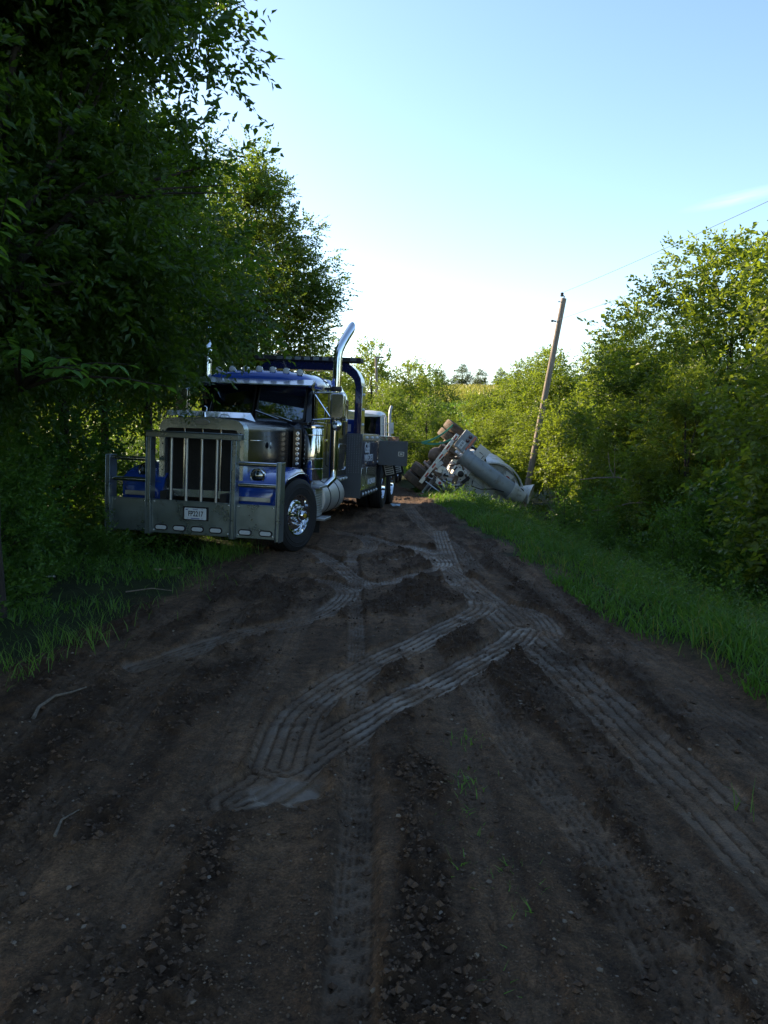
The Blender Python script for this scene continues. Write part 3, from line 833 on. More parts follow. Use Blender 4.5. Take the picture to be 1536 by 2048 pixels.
for x, y, s, rot, lab in [
        (3.5, 13.0, .6, 0, 'upright weed at the edge of the right grass bank below the shrubs'),
        (3.5, 15.4, .7, 1, 'upright weed on the right bank behind the grass'),
        (3.8, 10.4, .65, 6, 'upright weed on the right bank before the dark shrubs'),
        (-3.45, 9.9, .42, 2.2, 'weed growing in front of the left bumper panel')]:
    plant_tree('tall_weed', 'tall_weed', x, y, lab, 'weed', GW, s=s, rot=rot, parts=('foliage', 'stem'))

# bare grey limbs on the low tree
def limb(pts, r, n=6):
    mb = MB(); k = len(pts)
    mb.tube(pts, [r * (1 - .75 * i / (k - 1)) for i in range(k)], n)
    return mb
for pts, r in [([(-.05, -.5, 1.9), (-.9, -.9, 2.6), (-1.6, -1.1, 2.75), (-2.4, -1.2, 2.70), (-3.0, -1.3, 2.62)], .05),
               ([(-1.7, -1.1, 2.74), (-1.85, -1.15, 3.0), (-2.0, -1.1, 3.5)], .025), ([(-1.7, -1.1, 2.74), (-1.6, -1.2, 3.05), (-1.62, -1.2, 3.6)], .025),
               ([(-.4, -.7, 2.1), (-1.2, -1.0, 2.0), (-2.0, -1.2, 1.75), (-2.5, -1.2, 1.7)], .03), ([(.2, -.6, 1.4), (.9, -1.2, 1.8), (1.5, -1.4, 1.85)], .03)]:
    limb(pts, r).build('bare_limb', M['deadwood'], snag)

# low branches of the walnut with large single leaves
def leaf_mesh(l=.1, w=.062):
    mb = MB()
    mb.add([(0, 0, 0), (-w * .35, l * .2, .004), (-w * .5, l * .45, .008), (-w * .32, l * .78, .002), (0, l, -.012), (w * .32, l * .78, .002), (w * .5, l * .45, .008), (w * .35, l * .2, .004), (0, l * .45, -.004)],
           [(8, 0, 1), (8, 1, 2), (8, 2, 3), (8, 3, 4), (8, 4, 5), (8, 5, 6), (8, 6, 7), (8, 7, 0)])
    me = mb.mesh('leaf')
    at = me.attributes.new('var', 'FLOAT', 'FACE'); at.data.foreach_set('value', [.75] * len(me.polygons))
    me.materials.append(M['leaf_low'])
    return me
LEAF = leaf_mesh()
rl = random.Random(5)
for base, tips, s in [((.15, .3, 2.05), [(1.1, -.9, 2.22), (1.6, -1.1, 2.15), (1.92, -1.2, 1.98), (1.35, -1.4, 2.08), (.9, -1.3, 2.25), (.6, -.9, 2.38)], 1.1),
                      ((-.05, .1, 2.6), [(1.15, -2.3, 3.05), (1.42, -2.55, 2.93)], 1.0)]:
    mb = MB()
    p0 = Vector(base)
    brs = []
    for tp in tips:
        tp = Vector(tp); mid = p0.lerp(tp, .5) + Vector((0, 0, .10))
        path = [p0, p0.lerp(mid, .5) + Vector((0, 0, .04)), mid, mid.lerp(tp, .5) + Vector((0, 0, .02)), tp]
        mb.tube(path, [.022, .016, .012, .008, .003], 6)
        brs.append(path)
    lb = mb.build('low_branch', M['bark'], walnut)
    for path in brs:
        for k in range(17):
            t = .30 + .70 * (k + rl.random() * .6) / 17
            f = t * 4; i = min(int(f), 3)
            p = path[i].lerp(path[i + 1], f - i)
            dr = (path[i + 1] - path[i]).normalized()
            sd = Vector((dr.y, -dr.x, 0)).normalized() * (1 if k % 2 else -1)
            d = (dr * .5 + sd * .9 + Vector((rl.uniform(-.3, .3), rl.uniform(-.3, .3), rl.uniform(-.7, -.05)))).normalized()
            up = Vector((rl.uniform(-.35, .35), rl.uniform(-.35, .35), 1)); xx = d.cross(up).normalized(); up = xx.cross(d)
            lo = link('leaf', LEAF, None, lb)
            sc = s * rl.uniform(.75, 1.2)
            mw = Matrix((xx, d, up)).transposed().to_4x4(); mw = Matrix.Translation(p + Vector((0, 0, -.006))) @ mw @ Matrix.Scale(sc, 4)
            lo.matrix_local = mw

# ------------------------------------------------------------------ grass, weeds, corn, stones (nobody could count them)
def blades(seed, x, y, h, w, lean=.95):
    r = np.random.default_rng(seed); n = len(x)
    z = base_z(x, y) - .01
    a = r.random(n) * 2 * PI; ux, uy = np.cos(a), np.sin(a)
    b = r.random(n) * 2 * PI; k = lean * h * (.3 + r.random(n)); bx, by = np.cos(b) * k, np.sin(b) * k
    P = np.stack([x, y, z], 1); U = np.stack([ux, uy, 0 * ux], 1) * w[:, None] * .5; Bd = np.stack([bx, by, 0 * bx], 1); Zv = np.array([0, 0, 1.0])
    v = [P - U, P + U, P + Bd * .3 + Zv * (h * .55)[:, None] + U * .8, P + Bd * .3 + Zv * (h * .55)[:, None] - U * .8, P + Bd + Zv * (h * .92)[:, None]]
    V = np.stack(v, 1).reshape(-1, 3); i = np.arange(n) * 5
    F = np.concatenate([np.stack([i, i + 1, i + 2], 1), np.stack([i, i + 2, i + 3], 1), np.stack([i + 3, i + 2, i + 4], 1)])
    va = np.clip(r.normal(.42, .2, n) + .45 * fbm(x * 1.3, y * 1.3, 3, seed + 50), 0, 1)
    return V, F, np.concatenate([va, va, va])

def grass_patch(name, seed, n, xf, y0, y1, hmin, hmax, wd, fade):
    r = np.random.default_rng(seed)
    t = r.random(n); y = y0 * (y1 / y0) ** t
    x = xf(y, r)
    keep = fbm(x * 1.6 + seed, y * 1.3, 3, seed) + fade(x, y) + .25 * r.normal(size=n) > 0
    x, y = x[keep], y[keep]
    h = (hmin + (hmax - hmin) * r.random(len(x)) ** 1.6) * (.75 + .5 * np.clip(fbm(x * .9, y * .9, 2, seed + 3) + .5, 0, 1))
    w = wd * (.6 + .8 * r.random(len(x))) * (1 + y / 18)
    V, F, va = blades(seed, x, y, h, w)
    tag(link(name, np_mesh(name, V, F, {'var': ('FACE', va)}), M['grass']), kind='stuff')

grass_patch('bank_grass', 3, 80000, lambda y, r: road_right(y) - .12 + 3.2 * r.random(len(y)) ** 1.1, 3.0, 27, .03, .19, .0075, lambda x, y: np.clip((x - road_right(y)) * 2.5, -.4, 1.2))
grass_patch('verge_grass', 5, 42000, lambda y, r: road_left(y) + .25 - 4.2 * r.random(len(y)) ** 1.2, 4.2, 15, .02, .15, .0070, lambda x, y: np.clip((road_left(y) - x) * .55 - .42, -.7, .25))
rs = np.random.default_rng(71)
yy_ = 3.5 * (24 / 3.5) ** rs.random(1500); xx_ = road_right(yy_) + .0 + 2.4 * rs.random(1500)
V, F, va = blades(72, xx_, yy_, .08 + .22 * rs.random(1500), .004 * (1 + yy_ / 18), .6)
tag(link('dry_straw', np_mesh('dry_straw', V, F, {'var': ('FACE', va)}), M['corn']), kind='stuff')
# scattered blades out on the mud
r9 = np.random.default_rng(19)
sx, sy, sh = [], [], []
for cx, cy, n, sp, hh in [(.30, 3.2, 60, .07, .05), (.47, 2.78, 55, .06, .05), (.36, 3.6, 45, .07, .05), (-2.2, 10.7, 170, .16, .26), (-1.95, 11.0, 90, .1, .26), (.42, 4.2, 30, .06, .05), (1.55, 3.4, 5, .03, .09), (.27, 2.85, 8, .02, .07),
                          (-2.45, 6.2, 120, .16, .20), (-2.55, 5.5, 90, .16, .16), (-2.2, 8.9, 110, .22, .12), (-2.5, 7.3, 80, .2, .14), (.5, 2.55, 26, .04, .06), (.33, 2.3, 12, .05, .04)]:
    sx.append(cx + r9.normal(size=n) * sp); sy.append(cy + r9.normal(size=n) * sp * 1.5); sh.append(hh * (.5 + r9.random(n)))
sx, sy, sh = map(np.concatenate, (sx, sy, sh))
V, F, va = blades(23, sx, sy, sh, .004 + .004 * r9.random(len(sx)), .9)
tag(link('grass_tufts', np_mesh('grass_tufts', V, F, {'var': ('FACE', va * .4 + .6)}), M['grass']), kind='stuff')

# ground cover leaves on both banks
def cover(name, seed, n, xf, y0, y1, leaf, lL=.06):
    r = np.random.default_rng(seed); y = y0 + (y1 - y0) * r.random(n); x = xf(y, r)
    z = base_z(x, y)
    bl = [((a, b, c + .10), (.16, .16, .12)) for a, b, c in zip(x, y, z)]
    V, F, va, cc = foliage(seed, bl, n * 2, 6, 7, lL, lL * .55, sprayL=.2, clump_r=.16, droop=.05, shell=.2, upward=.5)
    tag(link(name, np_mesh(name, V, F, {'var': ('FACE', va)}), M[leaf]), kind='stuff')
cover('bank_undergrowth', 31, 330, lambda y, r: road_right(y) + 2.0 + 3.0 * r.random(len(y)), 5.5, 17.5, 'leaf_low')
cover('ditch_undergrowth', 32, 90, lambda y, r: road_right(y) + .55 + 1.6 * r.random(len(y)), 17.5, 23, 'leaf_low', .05)
cover('bank_weeds', 38, 170, lambda y, r: road_right(y) + .30 + 1.9 * r.random(len(y)), 4.6, 18, 'leaf_low', .038)
cover('verge_undergrowth', 33, 420, lambda y, r: road_left(y) - .75 - 4.5 * r.random(len(y)) ** .9, 4.6, 14.5, 'leaf_low')
cover('wood_floor_growth', 35, 300, lambda y, r: -4.5 - 7 * r.random(len(y)), 10, 26, 'leaf_dark', .08)

def wood_mass(name, seed, n, x0, x1, y0, y1, z0, z1, n_clump, leaf, lL, rr=1.7):
    r = np.random.default_rng(seed)
    bx, by = x0 + (x1 - x0) * r.random(n), y0 + (y1 - y0) * r.random(n)
    bz = base_z(bx, by) + z0 + (z1 - z0) * r.random(n) ** 1.2
    V, F, va, cc = foliage(seed, [((a, b, c), (rr, rr, rr * .8)) for a, b, c in zip(bx, by, bz)], n_clump, 9, 7, lL, lL * .55, sprayL=lL * 4, clump_r=.6, droop=.15, shell=.2)
    tag(link(name, np_mesh(name, V, F, {'var': ('FACE', va)}), M[leaf]), kind='stuff')
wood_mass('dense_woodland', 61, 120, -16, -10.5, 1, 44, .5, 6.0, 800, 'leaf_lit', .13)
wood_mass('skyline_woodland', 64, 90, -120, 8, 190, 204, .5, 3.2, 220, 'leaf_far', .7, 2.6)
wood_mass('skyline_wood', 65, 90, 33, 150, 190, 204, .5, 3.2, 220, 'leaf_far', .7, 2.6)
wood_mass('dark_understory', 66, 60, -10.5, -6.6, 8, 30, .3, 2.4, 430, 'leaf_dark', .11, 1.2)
wood_mass('distant_woodland', 62, 150, -60, -4.5, 56, 80, .3, 4.6, 540, 'leaf_lit', .30, 2.6)
wood_mass('hillside_woodland', 63, 110, 16, 75, 58, 90, .3, 4.6, 420, 'leaf_lit', .30, 2.6)
r4 = np.random.default_rng(44)
cy_ = 128 + 60 * r4.random(9000); cx_ = 4 + 34 * r4.random(9000)
V, F, va = blades(45, cx_, cy_, 1.5 + .6 * r4.random(9000), .35 + .3 * r4.random(9000), .35)
tag(link('cornfield', np_mesh('cornfield', V, F, {'var': ('FACE', va)}), M['corn']), kind='stuff')
cy_ = 46 + 80 * r4.random(9000); cx_ = -2 + 34 * r4.random(9000)
V, F, va = blades(46, cx_, cy_, .5 + .7 * r4.random(9000), .15 + .2 * r4.random(9000), .5)
tag(link('meadow_grass', np_mesh('meadow_grass', V, F, {'var': ('FACE', va)}), M['grass']), kind='stuff')

def pebbles(name, seed, n, rmin, rmax, mat, squash=.65, yr=(1.6, 11), need=-1):
    r = np.random.default_rng(seed)
    y = yr[0] * (yr[1] / yr[0]) ** r.random(n); x = road_left(y) + .1 + (road_right(y) - road_left(y) - .2) * r.random(n)
    dz, wet, gr, pl, lo = ground_detail(x, y)
    k = (wet < .45) & (gr < .5) & (lo > need)
    x, y, dz = x[k], y[k], dz[k]; n = len(x)
    z = base_z(x, y) + dz
    s = rmin + (rmax - rmin) * r.random(n) ** 3.0
    ph = (1 + 5 ** .5) / 2
    ic = np.array([(-1, ph, 0), (1, ph, 0), (-1, -ph, 0), (1, -ph, 0), (0, -1, ph), (0, 1, ph), (0, -1, -ph), (0, 1, -ph), (ph, 0, -1), (ph, 0, 1), (-ph, 0, -1), (-ph, 0, 1)]) / 1.9
    fc = np.array([(0, 11, 5), (0, 5, 1), (0, 1, 7), (0, 7, 10), (0, 10, 11), (1, 5, 9), (5, 11, 4), (11, 10, 2), (10, 7, 6), (7, 1, 8), (3, 9, 4), (3, 4, 2), (3, 2, 6), (3, 6, 8), (3, 8, 9), (4, 9, 5), (2, 4, 11), (6, 2, 10), (8, 6, 7), (9, 8, 1)])
    a = r.random(n) * 6.28
    Vv = ic[None] * (1 + .28 * r.normal(size=(n, 12, 1))) * np.stack([np.ones(n), .6 + .6 * r.random(n), squash * (.7 + .5 * r.random(n))], 1)[:, None, :]
    xr_ = Vv[..., 0] * np.cos(a)[:, None] - Vv[..., 1] * np.sin(a)[:, None]; yr_ = Vv[..., 0] * np.sin(a)[:, None] + Vv[..., 1] * np.cos(a)[:, None]
    Vv = np.stack([xr_, yr_, Vv[..., 2]], -1) * s[:, None, None] + np.stack([x, y, z + s * .12], 1)[:, None, :]
    F = (fc[None] + (np.arange(n) * 12)[:, None, None]).reshape(-1, 3)
    tag(link(name, np_mesh(name, Vv.reshape(-1, 3), F, None), mat), kind='stuff')
M['grit'] = pm('mixed_grit', (.12, .078, .048), .8, 0, 0, .75, 55)
def grit(name, seed, n, rmin, rmax, yr, mat='grit', need=-1., ex=2.2):
    r = np.random.default_rng(seed)
    y = yr[0] * (yr[1] / yr[0]) ** r.random(n); x = np.clip(r.normal(0, 1.4, n), -2.6, 2.4)
    dz, wet, gr, pl, lo = ground_detail(x, y); k = (pl < .2) & (gr < .6) & (wet < .6) & (lo + .25 * r.normal(size=n) > need)
    x, y, dz = x[k], y[k], dz[k]; n = len(x); z = base_z(x, y) + dz
    s = rmin + (rmax - rmin) * r.random(n) ** ex
    oc = np.array([(1, 0, 0), (-1, 0, 0), (0, 1, 0), (0, -1, 0), (0, 0, 1), (0, 0, -1)], float)
    fc = np.array([(0, 2, 4), (2, 1, 4), (1, 3, 4), (3, 0, 4), (2, 0, 5), (1, 2, 5), (3, 1, 5), (0, 3, 5)])
    Vv = oc[None] * (.7 + .5 * r.random((n, 6, 1))) * np.array([1, 1, .75]) + .14 * r.normal(size=(n, 6, 3))
    Vv = Vv * s[:, None, None] + np.stack([x, y, z + s * .25], 1)[:, None, :]
    F = (fc[None] + (np.arange(n) * 6)[:, None, None]).reshape(-1, 3)
    tag(link(name, np_mesh(name, Vv.reshape(-1, 3), F, None), M[mat]), kind='stuff')
grit('fine_gravel', 57, 20000, .0018, .0065, (1.5, 6.5))
M['stone'] = pm('pale_gravel', (.19, .145, .105), .75, 0, 0, .55, 9, dirt=.6, dcol=(.07, .042, .025))
M['clod'] = pm('mud_clod', (.060, .032, .016), .8, 0, 0, .5, 12, bump=.6, bscale=70)
pebbles('gravel', 51, 1700, .0025, .013, M['stone'])
grit('mud_clods', 53, 34000, .003, .020, (1.5, 13), 'clod', .30, 2.6)

# ------------------------------------------------------------------ the blue tow truck
yaw, roll = rad(9.0), rad(2.6)
tX0 = Vector((math.cos(yaw), -math.sin(yaw), 0)); tY = Vector((math.sin(yaw), math.cos(yaw), 0))
tX = tX0 * math.cos(roll) - Vector((0, 0, 1)) * math.sin(roll); tZ = Vector((0, 0, 1)) * math.cos(roll) + tX0 * math.sin(roll)
TM = Matrix((tX, tY, tZ)).transposed().to_4x4(); TM.translation = (-2.40, 11.83, .045)
truck = empty('tow_truck', 'blue and black tow truck with a steel front guard parked on the left', 'tow truck', mw=TM)

def text_mesh(body, size, mat, parent, MW, name='lettering', ext=.002, sx=1.0, bold=0.0):
    cu = D.curves.new('lettering', 'FONT'); cu.body = body; cu.size = size; cu.extrude = ext; cu.align_x = 'CENTER'; cu.align_y = 'CENTER'; cu.offset = bold; cu.resolution_u = 3
    o = D.objects.new('tmp_text', cu); COL.objects.link(o)
    bpy.context.view_layer.update()
    me = D.meshes.new_from_object(o.evaluated_get(bpy.context.evaluated_depsgraph_get()))
    D.objects.remove(o); D.curves.remove(cu)
    me.transform(MW @ Matrix.Diagonal((sx, 1, 1, 1)))
    me.name = name; me.materials.clear()
    return link(name, me, mat, parent)
def face_front(x, y, z):   # text that reads from the front (normal -y)
    return Matrix(((1, 0, 0, x), (0, 0, -1, y), (0, 1, 0, z), (0, 0, 0, 1)))
def face_side(x, y, z):    # text that reads from +x
    return Matrix(((0, 0, 1, x), (1, 0, 0, y), (0, 1, 0, z), (0, 0, 0, 1)))

def rrect(x0, x1, z0, z1, r, n=5, bottom=True):
    pts = []
    for cx, cz, a0 in ((x1 - r, z1 - r, 0), (x0 + r, z1 - r, 90), (x0 + r, z0 + r, 180), (x1 - r, z0 + r, 270)):
        if a0 >= 180 and not bottom:
            pts.append((x0 if a0 == 180 else x1, z0)); continue
        for k in range(n + 1):
            a = rad(a0 + 90 * k / n); pts.append((cx + r * math.cos(a), cz + r * math.sin(a)))
    return pts

# --- push guard: centre frame, wings, plates
g = MB(); Yg = -1.26
g.b(-.645, .645, Yg - .02, Yg + .10, 1.60, 1.67); g.b(-.66, .66, Yg - .035, Yg + .10, 1.672, 1.684)
guard = g.build('push_guard', M['steel'], truck, .008)
for x0, x1, z0, z1 in ((-.552, .552, .325, .765), (-1.132, -.628, .335, .765), (.628, 1.172, .325, .765)):
    p = MB(); p.b(x0, x1, Yg, Yg + .012, z0, z1); p.b(x0, x1, Yg, Yg + .07, z1 - .012, z1 + .004); p.b(x0, x1, Yg + .004, Yg + .09, z0 - .004, z0 + .01)
    p.build('bumper_plate', M['steel'], guard, .004)
for x in (-.59, .59):
    p = MB(); p.b(x - .026, x + .026, Yg - .030, Yg + .09, .30, 1.598); p.b(x - .036, x - .027, Yg - .055, Yg + .10, .30, 1.598); p.b(x + .027, x + .036, Yg - .055, Yg + .10, .30, 1.598)
    p.build('guard_post', M['steel'], guard, .006)
for x in (-1.165, 1.205):
    p = MB(); p.b(x - .022, x + .022, Yg - .03, Yg + .09, .30, 1.335); p.b(x - .032, x - .023, Yg - .055, Yg + .15, .29, 1.34); p.b(x + .023, x + .032, Yg - .055, Yg + .15, .29, 1.34)
    p.build('guard_post', M['steel'], guard, .006)
for s in (-1, 1):
    for z in (1.30, 1.02):
        p = MB(); p.cyl((s * .645, Yg + .02, z), (s * (1.16 if s > 0 else 1.12), Yg + .02, z), .030, 12); p.build('guard_rail', M['stain'], guard)
for x in (-.30, -.085, .125, .335):
    p = MB(); p.cyl((x, Yg + .03, .765), (x, Yg + .03, 1.60), .021, 10); p.build('guard_bar', M['alu'], guard)
mlamp_pts = rrect(-.075, .075, -.026, .026, .0255, 5)
ring_pts = rrect(-.092, .092, -.042, .042, .041, 5)
for x in (-.41, -.155, .10, .355, .76, 1.04):
    p = MB()
    p.prism(ring_pts, lambda a, b_, d, x=x: (x + a, d, .40 + b_), Yg - .012, Yg + .001)
    p.mi = 1; p.prism(mlamp_pts, lambda a, b_, d, x=x: (x + a, d, .40 + b_), Yg - .020, Yg - .011)
    for k in range(9):
        xx = x - .06 + .015 * k
        p.b(xx - .004, xx + .004, Yg - .0235, Yg - .0195, .382, .418)
    p.build('marker_lamp', [M['flatblack'], M['lens']], guard)
p = MB(); p.b(-.11, .25, Yg - .012, Yg - .001, .515, .70); p.build('plate_bracket', M['flatblack'], guard, .004)
p = MB(); p.prism(rrect(-.082, .222, .53, .682, .012, 3), lambda a, b_, d: (a, d, b_), Yg - .017, Yg - .0125)
lp = p.build('licence_plate', M['plate'], truck)
text_mesh('FP2217', .098, M['ink'], lp, face_front(.075, Yg - .0185, .604), 'plate_number', sx=.72, bold=.0016)
text_mesh('IOWA', .024, M['blueink'], lp, face_front(.07, Yg - .0185, .664), 'plate_heading')
p = MB(); p.b(.01, .13, Yg - .0195, Yg - .0175, .538, .549); p.b(-.066, -.035, Yg - .0195, Yg - .0175, .655, .666)
for x, z in ((-.03, .668), (.165, .668), (-.03, .545), (.165, .545)): p.lathe([(.005, 0), (.005, .003)], (x, Yg - .0175, z), (0, -1, 0), 8)
p.build('plate_print', M['blueink'], lp)
for x, z in ((-.52, .74), (.52, .74), (-.52, .36), (.52, .36), (.66, .74), (1.13, .74), (.66, .36), (1.13, .36), (-.66, .74), (-1.08, .74), (-.66, .36), (-1.08, .36)):
    p = MB(); p.lathe([(.011, 0), (.011, .006), (.006, .009)], (x, Yg - .0005, z), (0, -1, 0), 6); p.build('plate_bolt', M['stain'], guard)
p = MB(); p.lathe([(.008, 0), (.008, .004)], (.81, Yg - .001, .63), (0, -1, 0), 8); p.build('bolt_hole', M['ink'], guard)

# --- grille shell
def ring_frame(mb, outer, inner, y0, y1, yin):
    n = len(outer)
    vs = [(a, y0, b_) for a, b_ in outer] + [(a, y0, b_) for a, b_ in inner] + [(a, y1, b_) for a, b_ in outer] + [(a, yin, b_) for a, b_ in inner]
    fs = []
    for k in range(n):
        q = (k + 1) % n
        fs += [(k, q, n + q, n + k), (k, 2 * n + k, 2 * n + q, q), (n + k, n + q, 3 * n + q, 3 * n + k)]
    mb.add(vs, fs)
def arch(x0, x1, z0, z1, r, crown, n=6):
    pts = [(x1, z0)]
    for k in range(n + 1):
        a = rad(90 * k / n); pts.append((x1 - r + r * math.cos(a), z1 - r + r * math.sin(a)))
    for k in range(1, 6):
        t = k / 6; pts.append((x1 - r - (x1 - x0 - 2 * r) * t, z1 + crown * math.sin(PI * t)))
    for k in range(n + 1):
        a = rad(90 + 90 * k / n); pts.append((x0 + r + r * math.cos(a), z1 - r + r * math.sin(a)))
    pts.append((x0, z0)); return pts
p = MB(); ring_frame(p, arch(-.60, .60, .80, 1.865, .14, .03), arch(-.515, .515, .90, 1.73, .05, .006), -.95, -.76, -.86)
shell = p.build('grille_shell', M['shellsteel'], truck)
p = MB(); p.b(-.515, .515, -.862, -.855, .90, 1.735)
for k in range(46):
    z = .91 + k * .018; p.b(-.512, .512, -.868, -.861, z, z + .007)
p.build('grille_mesh', M['flatblack'], shell)
for x in (-.26, 0, .26):
    p = MB(); p.b(x - .012, x + .012, -.905, -.875, .90, 1.735); p.build('grille_bar', M['stain'], shell, .004)
p = MB(); p.prism([(.11 * math.cos(2 * PI * k / 20), 1.825 - .0 + .038 * math.sin(2 * PI * k / 20)) for k in range(20)], lambda a, b_, d: (a, d, b_), -.958, -.949); p.build('oval_emblem', M['alu'], shell, .003)
p = MB()
for z in (.97, 1.15, 1.33, 1.51, 1.69):
    for x in (-.555, .555): p.lathe([(.010, 0), (.010, .003)], (x, -.951, z), (0, -1, 0), 8)
p.build('rivet', M['flatblack'], shell)
p = MB(); p.loft([[(-.66, -.66, 1.86), (-.60, -.84, 1.885), (-.60, -.82, 1.885), (-.65, -.64, 1.865)], [(-.60, -.70, 1.975), (-.56, -.84, 1.90), (-.56, -.82, 1.90), (-.58, -.68, 1.965)], [(.60, -.70, 1.975), (.56, -.84, 1.90), (.56, -.82, 1.90), (.58, -.68, 1.965)], [(.66, -.66, 1.86), (.60, -.84, 1.885), (.60, -.82, 1.885), (.65, -.64, 1.865)]])
p.build('bug_deflector', M['chrome'], truck)
p = MB(); p.tube([(0, -.86, 1.89), (0, -.86, 1.96)], [.03, .016], 10); p.lathe([(.012, -.012), (.036, -.012), (.042, 0), (.036, .012), (.012, .012)], (0, -.86, 2.005), (0, 1, 0), 18); p.build('hood_ornament', M['chrome'], truck)
for x in (-.28, .28):
    p = MB(); p.tube([(x - .07, -.83, 1.90), (x - .05, -.83, 1.935), (x + .05, -.83, 1.935), (x + .07, -.83, 1.90)], .008, 8); p.build('hood_latch', M['chrome'], truck)

# --- hood, cowl, cab
def hood_sec(y, w, zb, zt, cr):
    h = [(w, zb), (w, zt - .14), (w - .012, zt - .07), (w - .05, zt - .02), (w - .13, zt + cr * .35), (w * .5, zt + cr * .8), (0, zt + cr)]
    return [(a, y, b_) for a, b_ in h] + [(-a, y, b_) for a, b_ in h[-2::-1]]
p = MB(); p.loft([hood_sec(-.765, .575, 1.0, 1.855, .03), hood_sec(-.2, .62, 1.0, 1.86, .05), (hood_sec(.5, .68, 1.02, 1.865, .065)), hood_sec(1.05, .735, 1.05, 1.87, .07)])
hood = p.build('hood', M['black'], truck)
p = MB(); p.b(.629, .640, -.75, .8, 1.60, 1.606); p.build('hood_trim', M['chrome'], hood)
p = MB(); p.lathe([(.045, 0), (.05, .006), (.035, .016), (.01, .02)], (.665, .05, 1.53), (1, 0, 0), 18); p.build('hood_badge', M['alu'], hood)
p = MB(); p.loft([hood_sec(1.055, .80, .95, 1.84, .06), hood_sec(1.24, .86, .95, 1.90, .02)]); p.b(-.92, .92, 1.22, 1.52, .95, 1.912); p.build('cowl', M['black'], truck, .01)
for s in (-1, 1):
    p = MB(); p.b(s * .76, s * .90, .93, .95, 1.18, 1.79); ls = p.build('lamp_strip', M['black'], truck, .004)
    for k in range(7):
        z = 1.245 + k * .079
        q = MB(); q.lathe([(.029, 0), (.033, .012), (.026, .020)], (s * .835, .931, z), (0, -1, 0), 16); q.mi = 1; q.lathe([(.020, .016), (.019, .022), (.008, .026)], (s * .835, .931, z), (0, -1, 0), 14)
        q.build('round_marker', [M['chrome'], M['lens']], ls)

# cab shell: back wall, floor sides, pillars and roof
p = MB()
for s in (-1, 1):
    p.b(s * .955, s * .93, 1.36, 2.72, .95, 1.93)                    # lower side
    p.loft([[(s * .83, 1.38, 1.90), (s * .93, 1.42, 1.90), (s * .93, 1.50, 1.90), (s * .82, 1.46, 1.90)], [(s * .79, 1.62, 2.50), (s * .88, 1.64, 2.50), (s * .88, 1.72, 2.50), (s * .78, 1.68, 2.50)]])
    p.b(s * .90, s * .945, 2.52, 2.72, 1.93, 2.52)
p.b(-.93, .93, 2.69, 2.74, .95, 2.6)
p.b(-.93, .93, 1.30, 2.70, .95, 1.0)
p.b(-.03, .03, 1.27, 1.30, 1.90, 1.92)
cab = p.build('cab', M['black'], truck, .012)
def roof_sec(y, w, z0, z1):
    h = [(w, z0), (w + .01, z0 + (z1 - z0) * .35), (w - .03, z0 + (z1 - z0) * .68), (w - .13, z1 - .02), (w * .5, z1 + .025), (0, z1 + .035)]
    return [(a, y, b_) for a, b_ in h] + [(-a, y, b_) for a, b_ in h[-2::-1]]
p = MB(); p.loft([roof_sec(1.37, .82, 2.505, 2.59), roof_sec(1.43, .85, 2.49, 2.66), roof_sec(1.62, .89, 2.46, 2.71), roof_sec(2.2, .925, 2.46, 2.735), roof_sec(2.60, .925, 2.46, 2.735), roof_sec(2.72, .90, 2.46, 2.68)])
p.build('cab_roof', M['blue'], truck, ang=55)
# windscreen
wsl = Vector((0, .205, .52)).normalized()
for s in (-1, 1):
    def wp(a, b_, d, s=s):
        return (s * a, 1.25 + a * .20 + b_ * wsl.y - d * wsl.z, 1.925 + b_ * wsl.z + d * wsl.y)
    p = MB(); p.prism(rrect(.03, .795, .0, .60, .05, 4), wp, -.004, .002); w_ = p.build('windscreen', M['glass'], truck)
    p = MB(); o_, i_ = rrect(.022, .812, -.02, .615, .06, 4), rrect(.045, .775, .018, .580, .045, 4); n = len(o_)
    p.add([wp(a, b_, .012) for a, b_ in o_] + [wp(a, b_, .012) for a, b_ in i_] + [wp(a, b_, -.01) for a, b_ in o_] + [wp(a, b_, -.01) for a, b_ in i_],
          [f for k in range(n) for f in ((k, (k + 1) % n, n + (k + 1) % n, n + k), (k, 2 * n + k, 2 * n + (k + 1) % n, (k + 1) % n), (n + k, n + (k + 1) % n, 3 * n + (k + 1) % n, 3 * n + k))])
    p.build('windscreen_seal', M['flatblack'], w_)
    p = MB(); a0 = Vector(wp(.62, -.02, .02)); a1 = Vector(wp(.16, .10, .03)); p.tube([a0, a0.lerp(a1, .5) + Vector((0, -.01, .01)), a1], [.012, .009, .006], 8); p.tube([Vector(wp(.40, .01, .026)), Vector(wp(.02, .14, .026))], .008, 6); p.build('wiper', M['stain'], truck)
p = MB()
vs_ = lambda x, xo: [(x, 1.13, 2.490), (x, 1.125, 2.474), (xo, 1.40, 2.575), (xo, 1.40, 2.592)]
p.loft([vs_(-.98, -.94), vs_(-.92, -.88), vs_(.92, .88), vs_(.98, .94)])
for s in (-1, 1): p.add([(s * .978, 1.13, 2.485), (s * .975, 1.39, 2.585), (s * .955, 1.39, 2.36), (s * .966, 1.13, 2.485), (s * .963, 1.39, 2.585), (s * .943, 1.39, 2.36)], [(0, 1, 2), (3, 5, 4), (0, 3, 4, 1), (1, 4, 5, 2), (2, 5, 3, 0)])
p.build('sun_visor', M['stain'], truck)
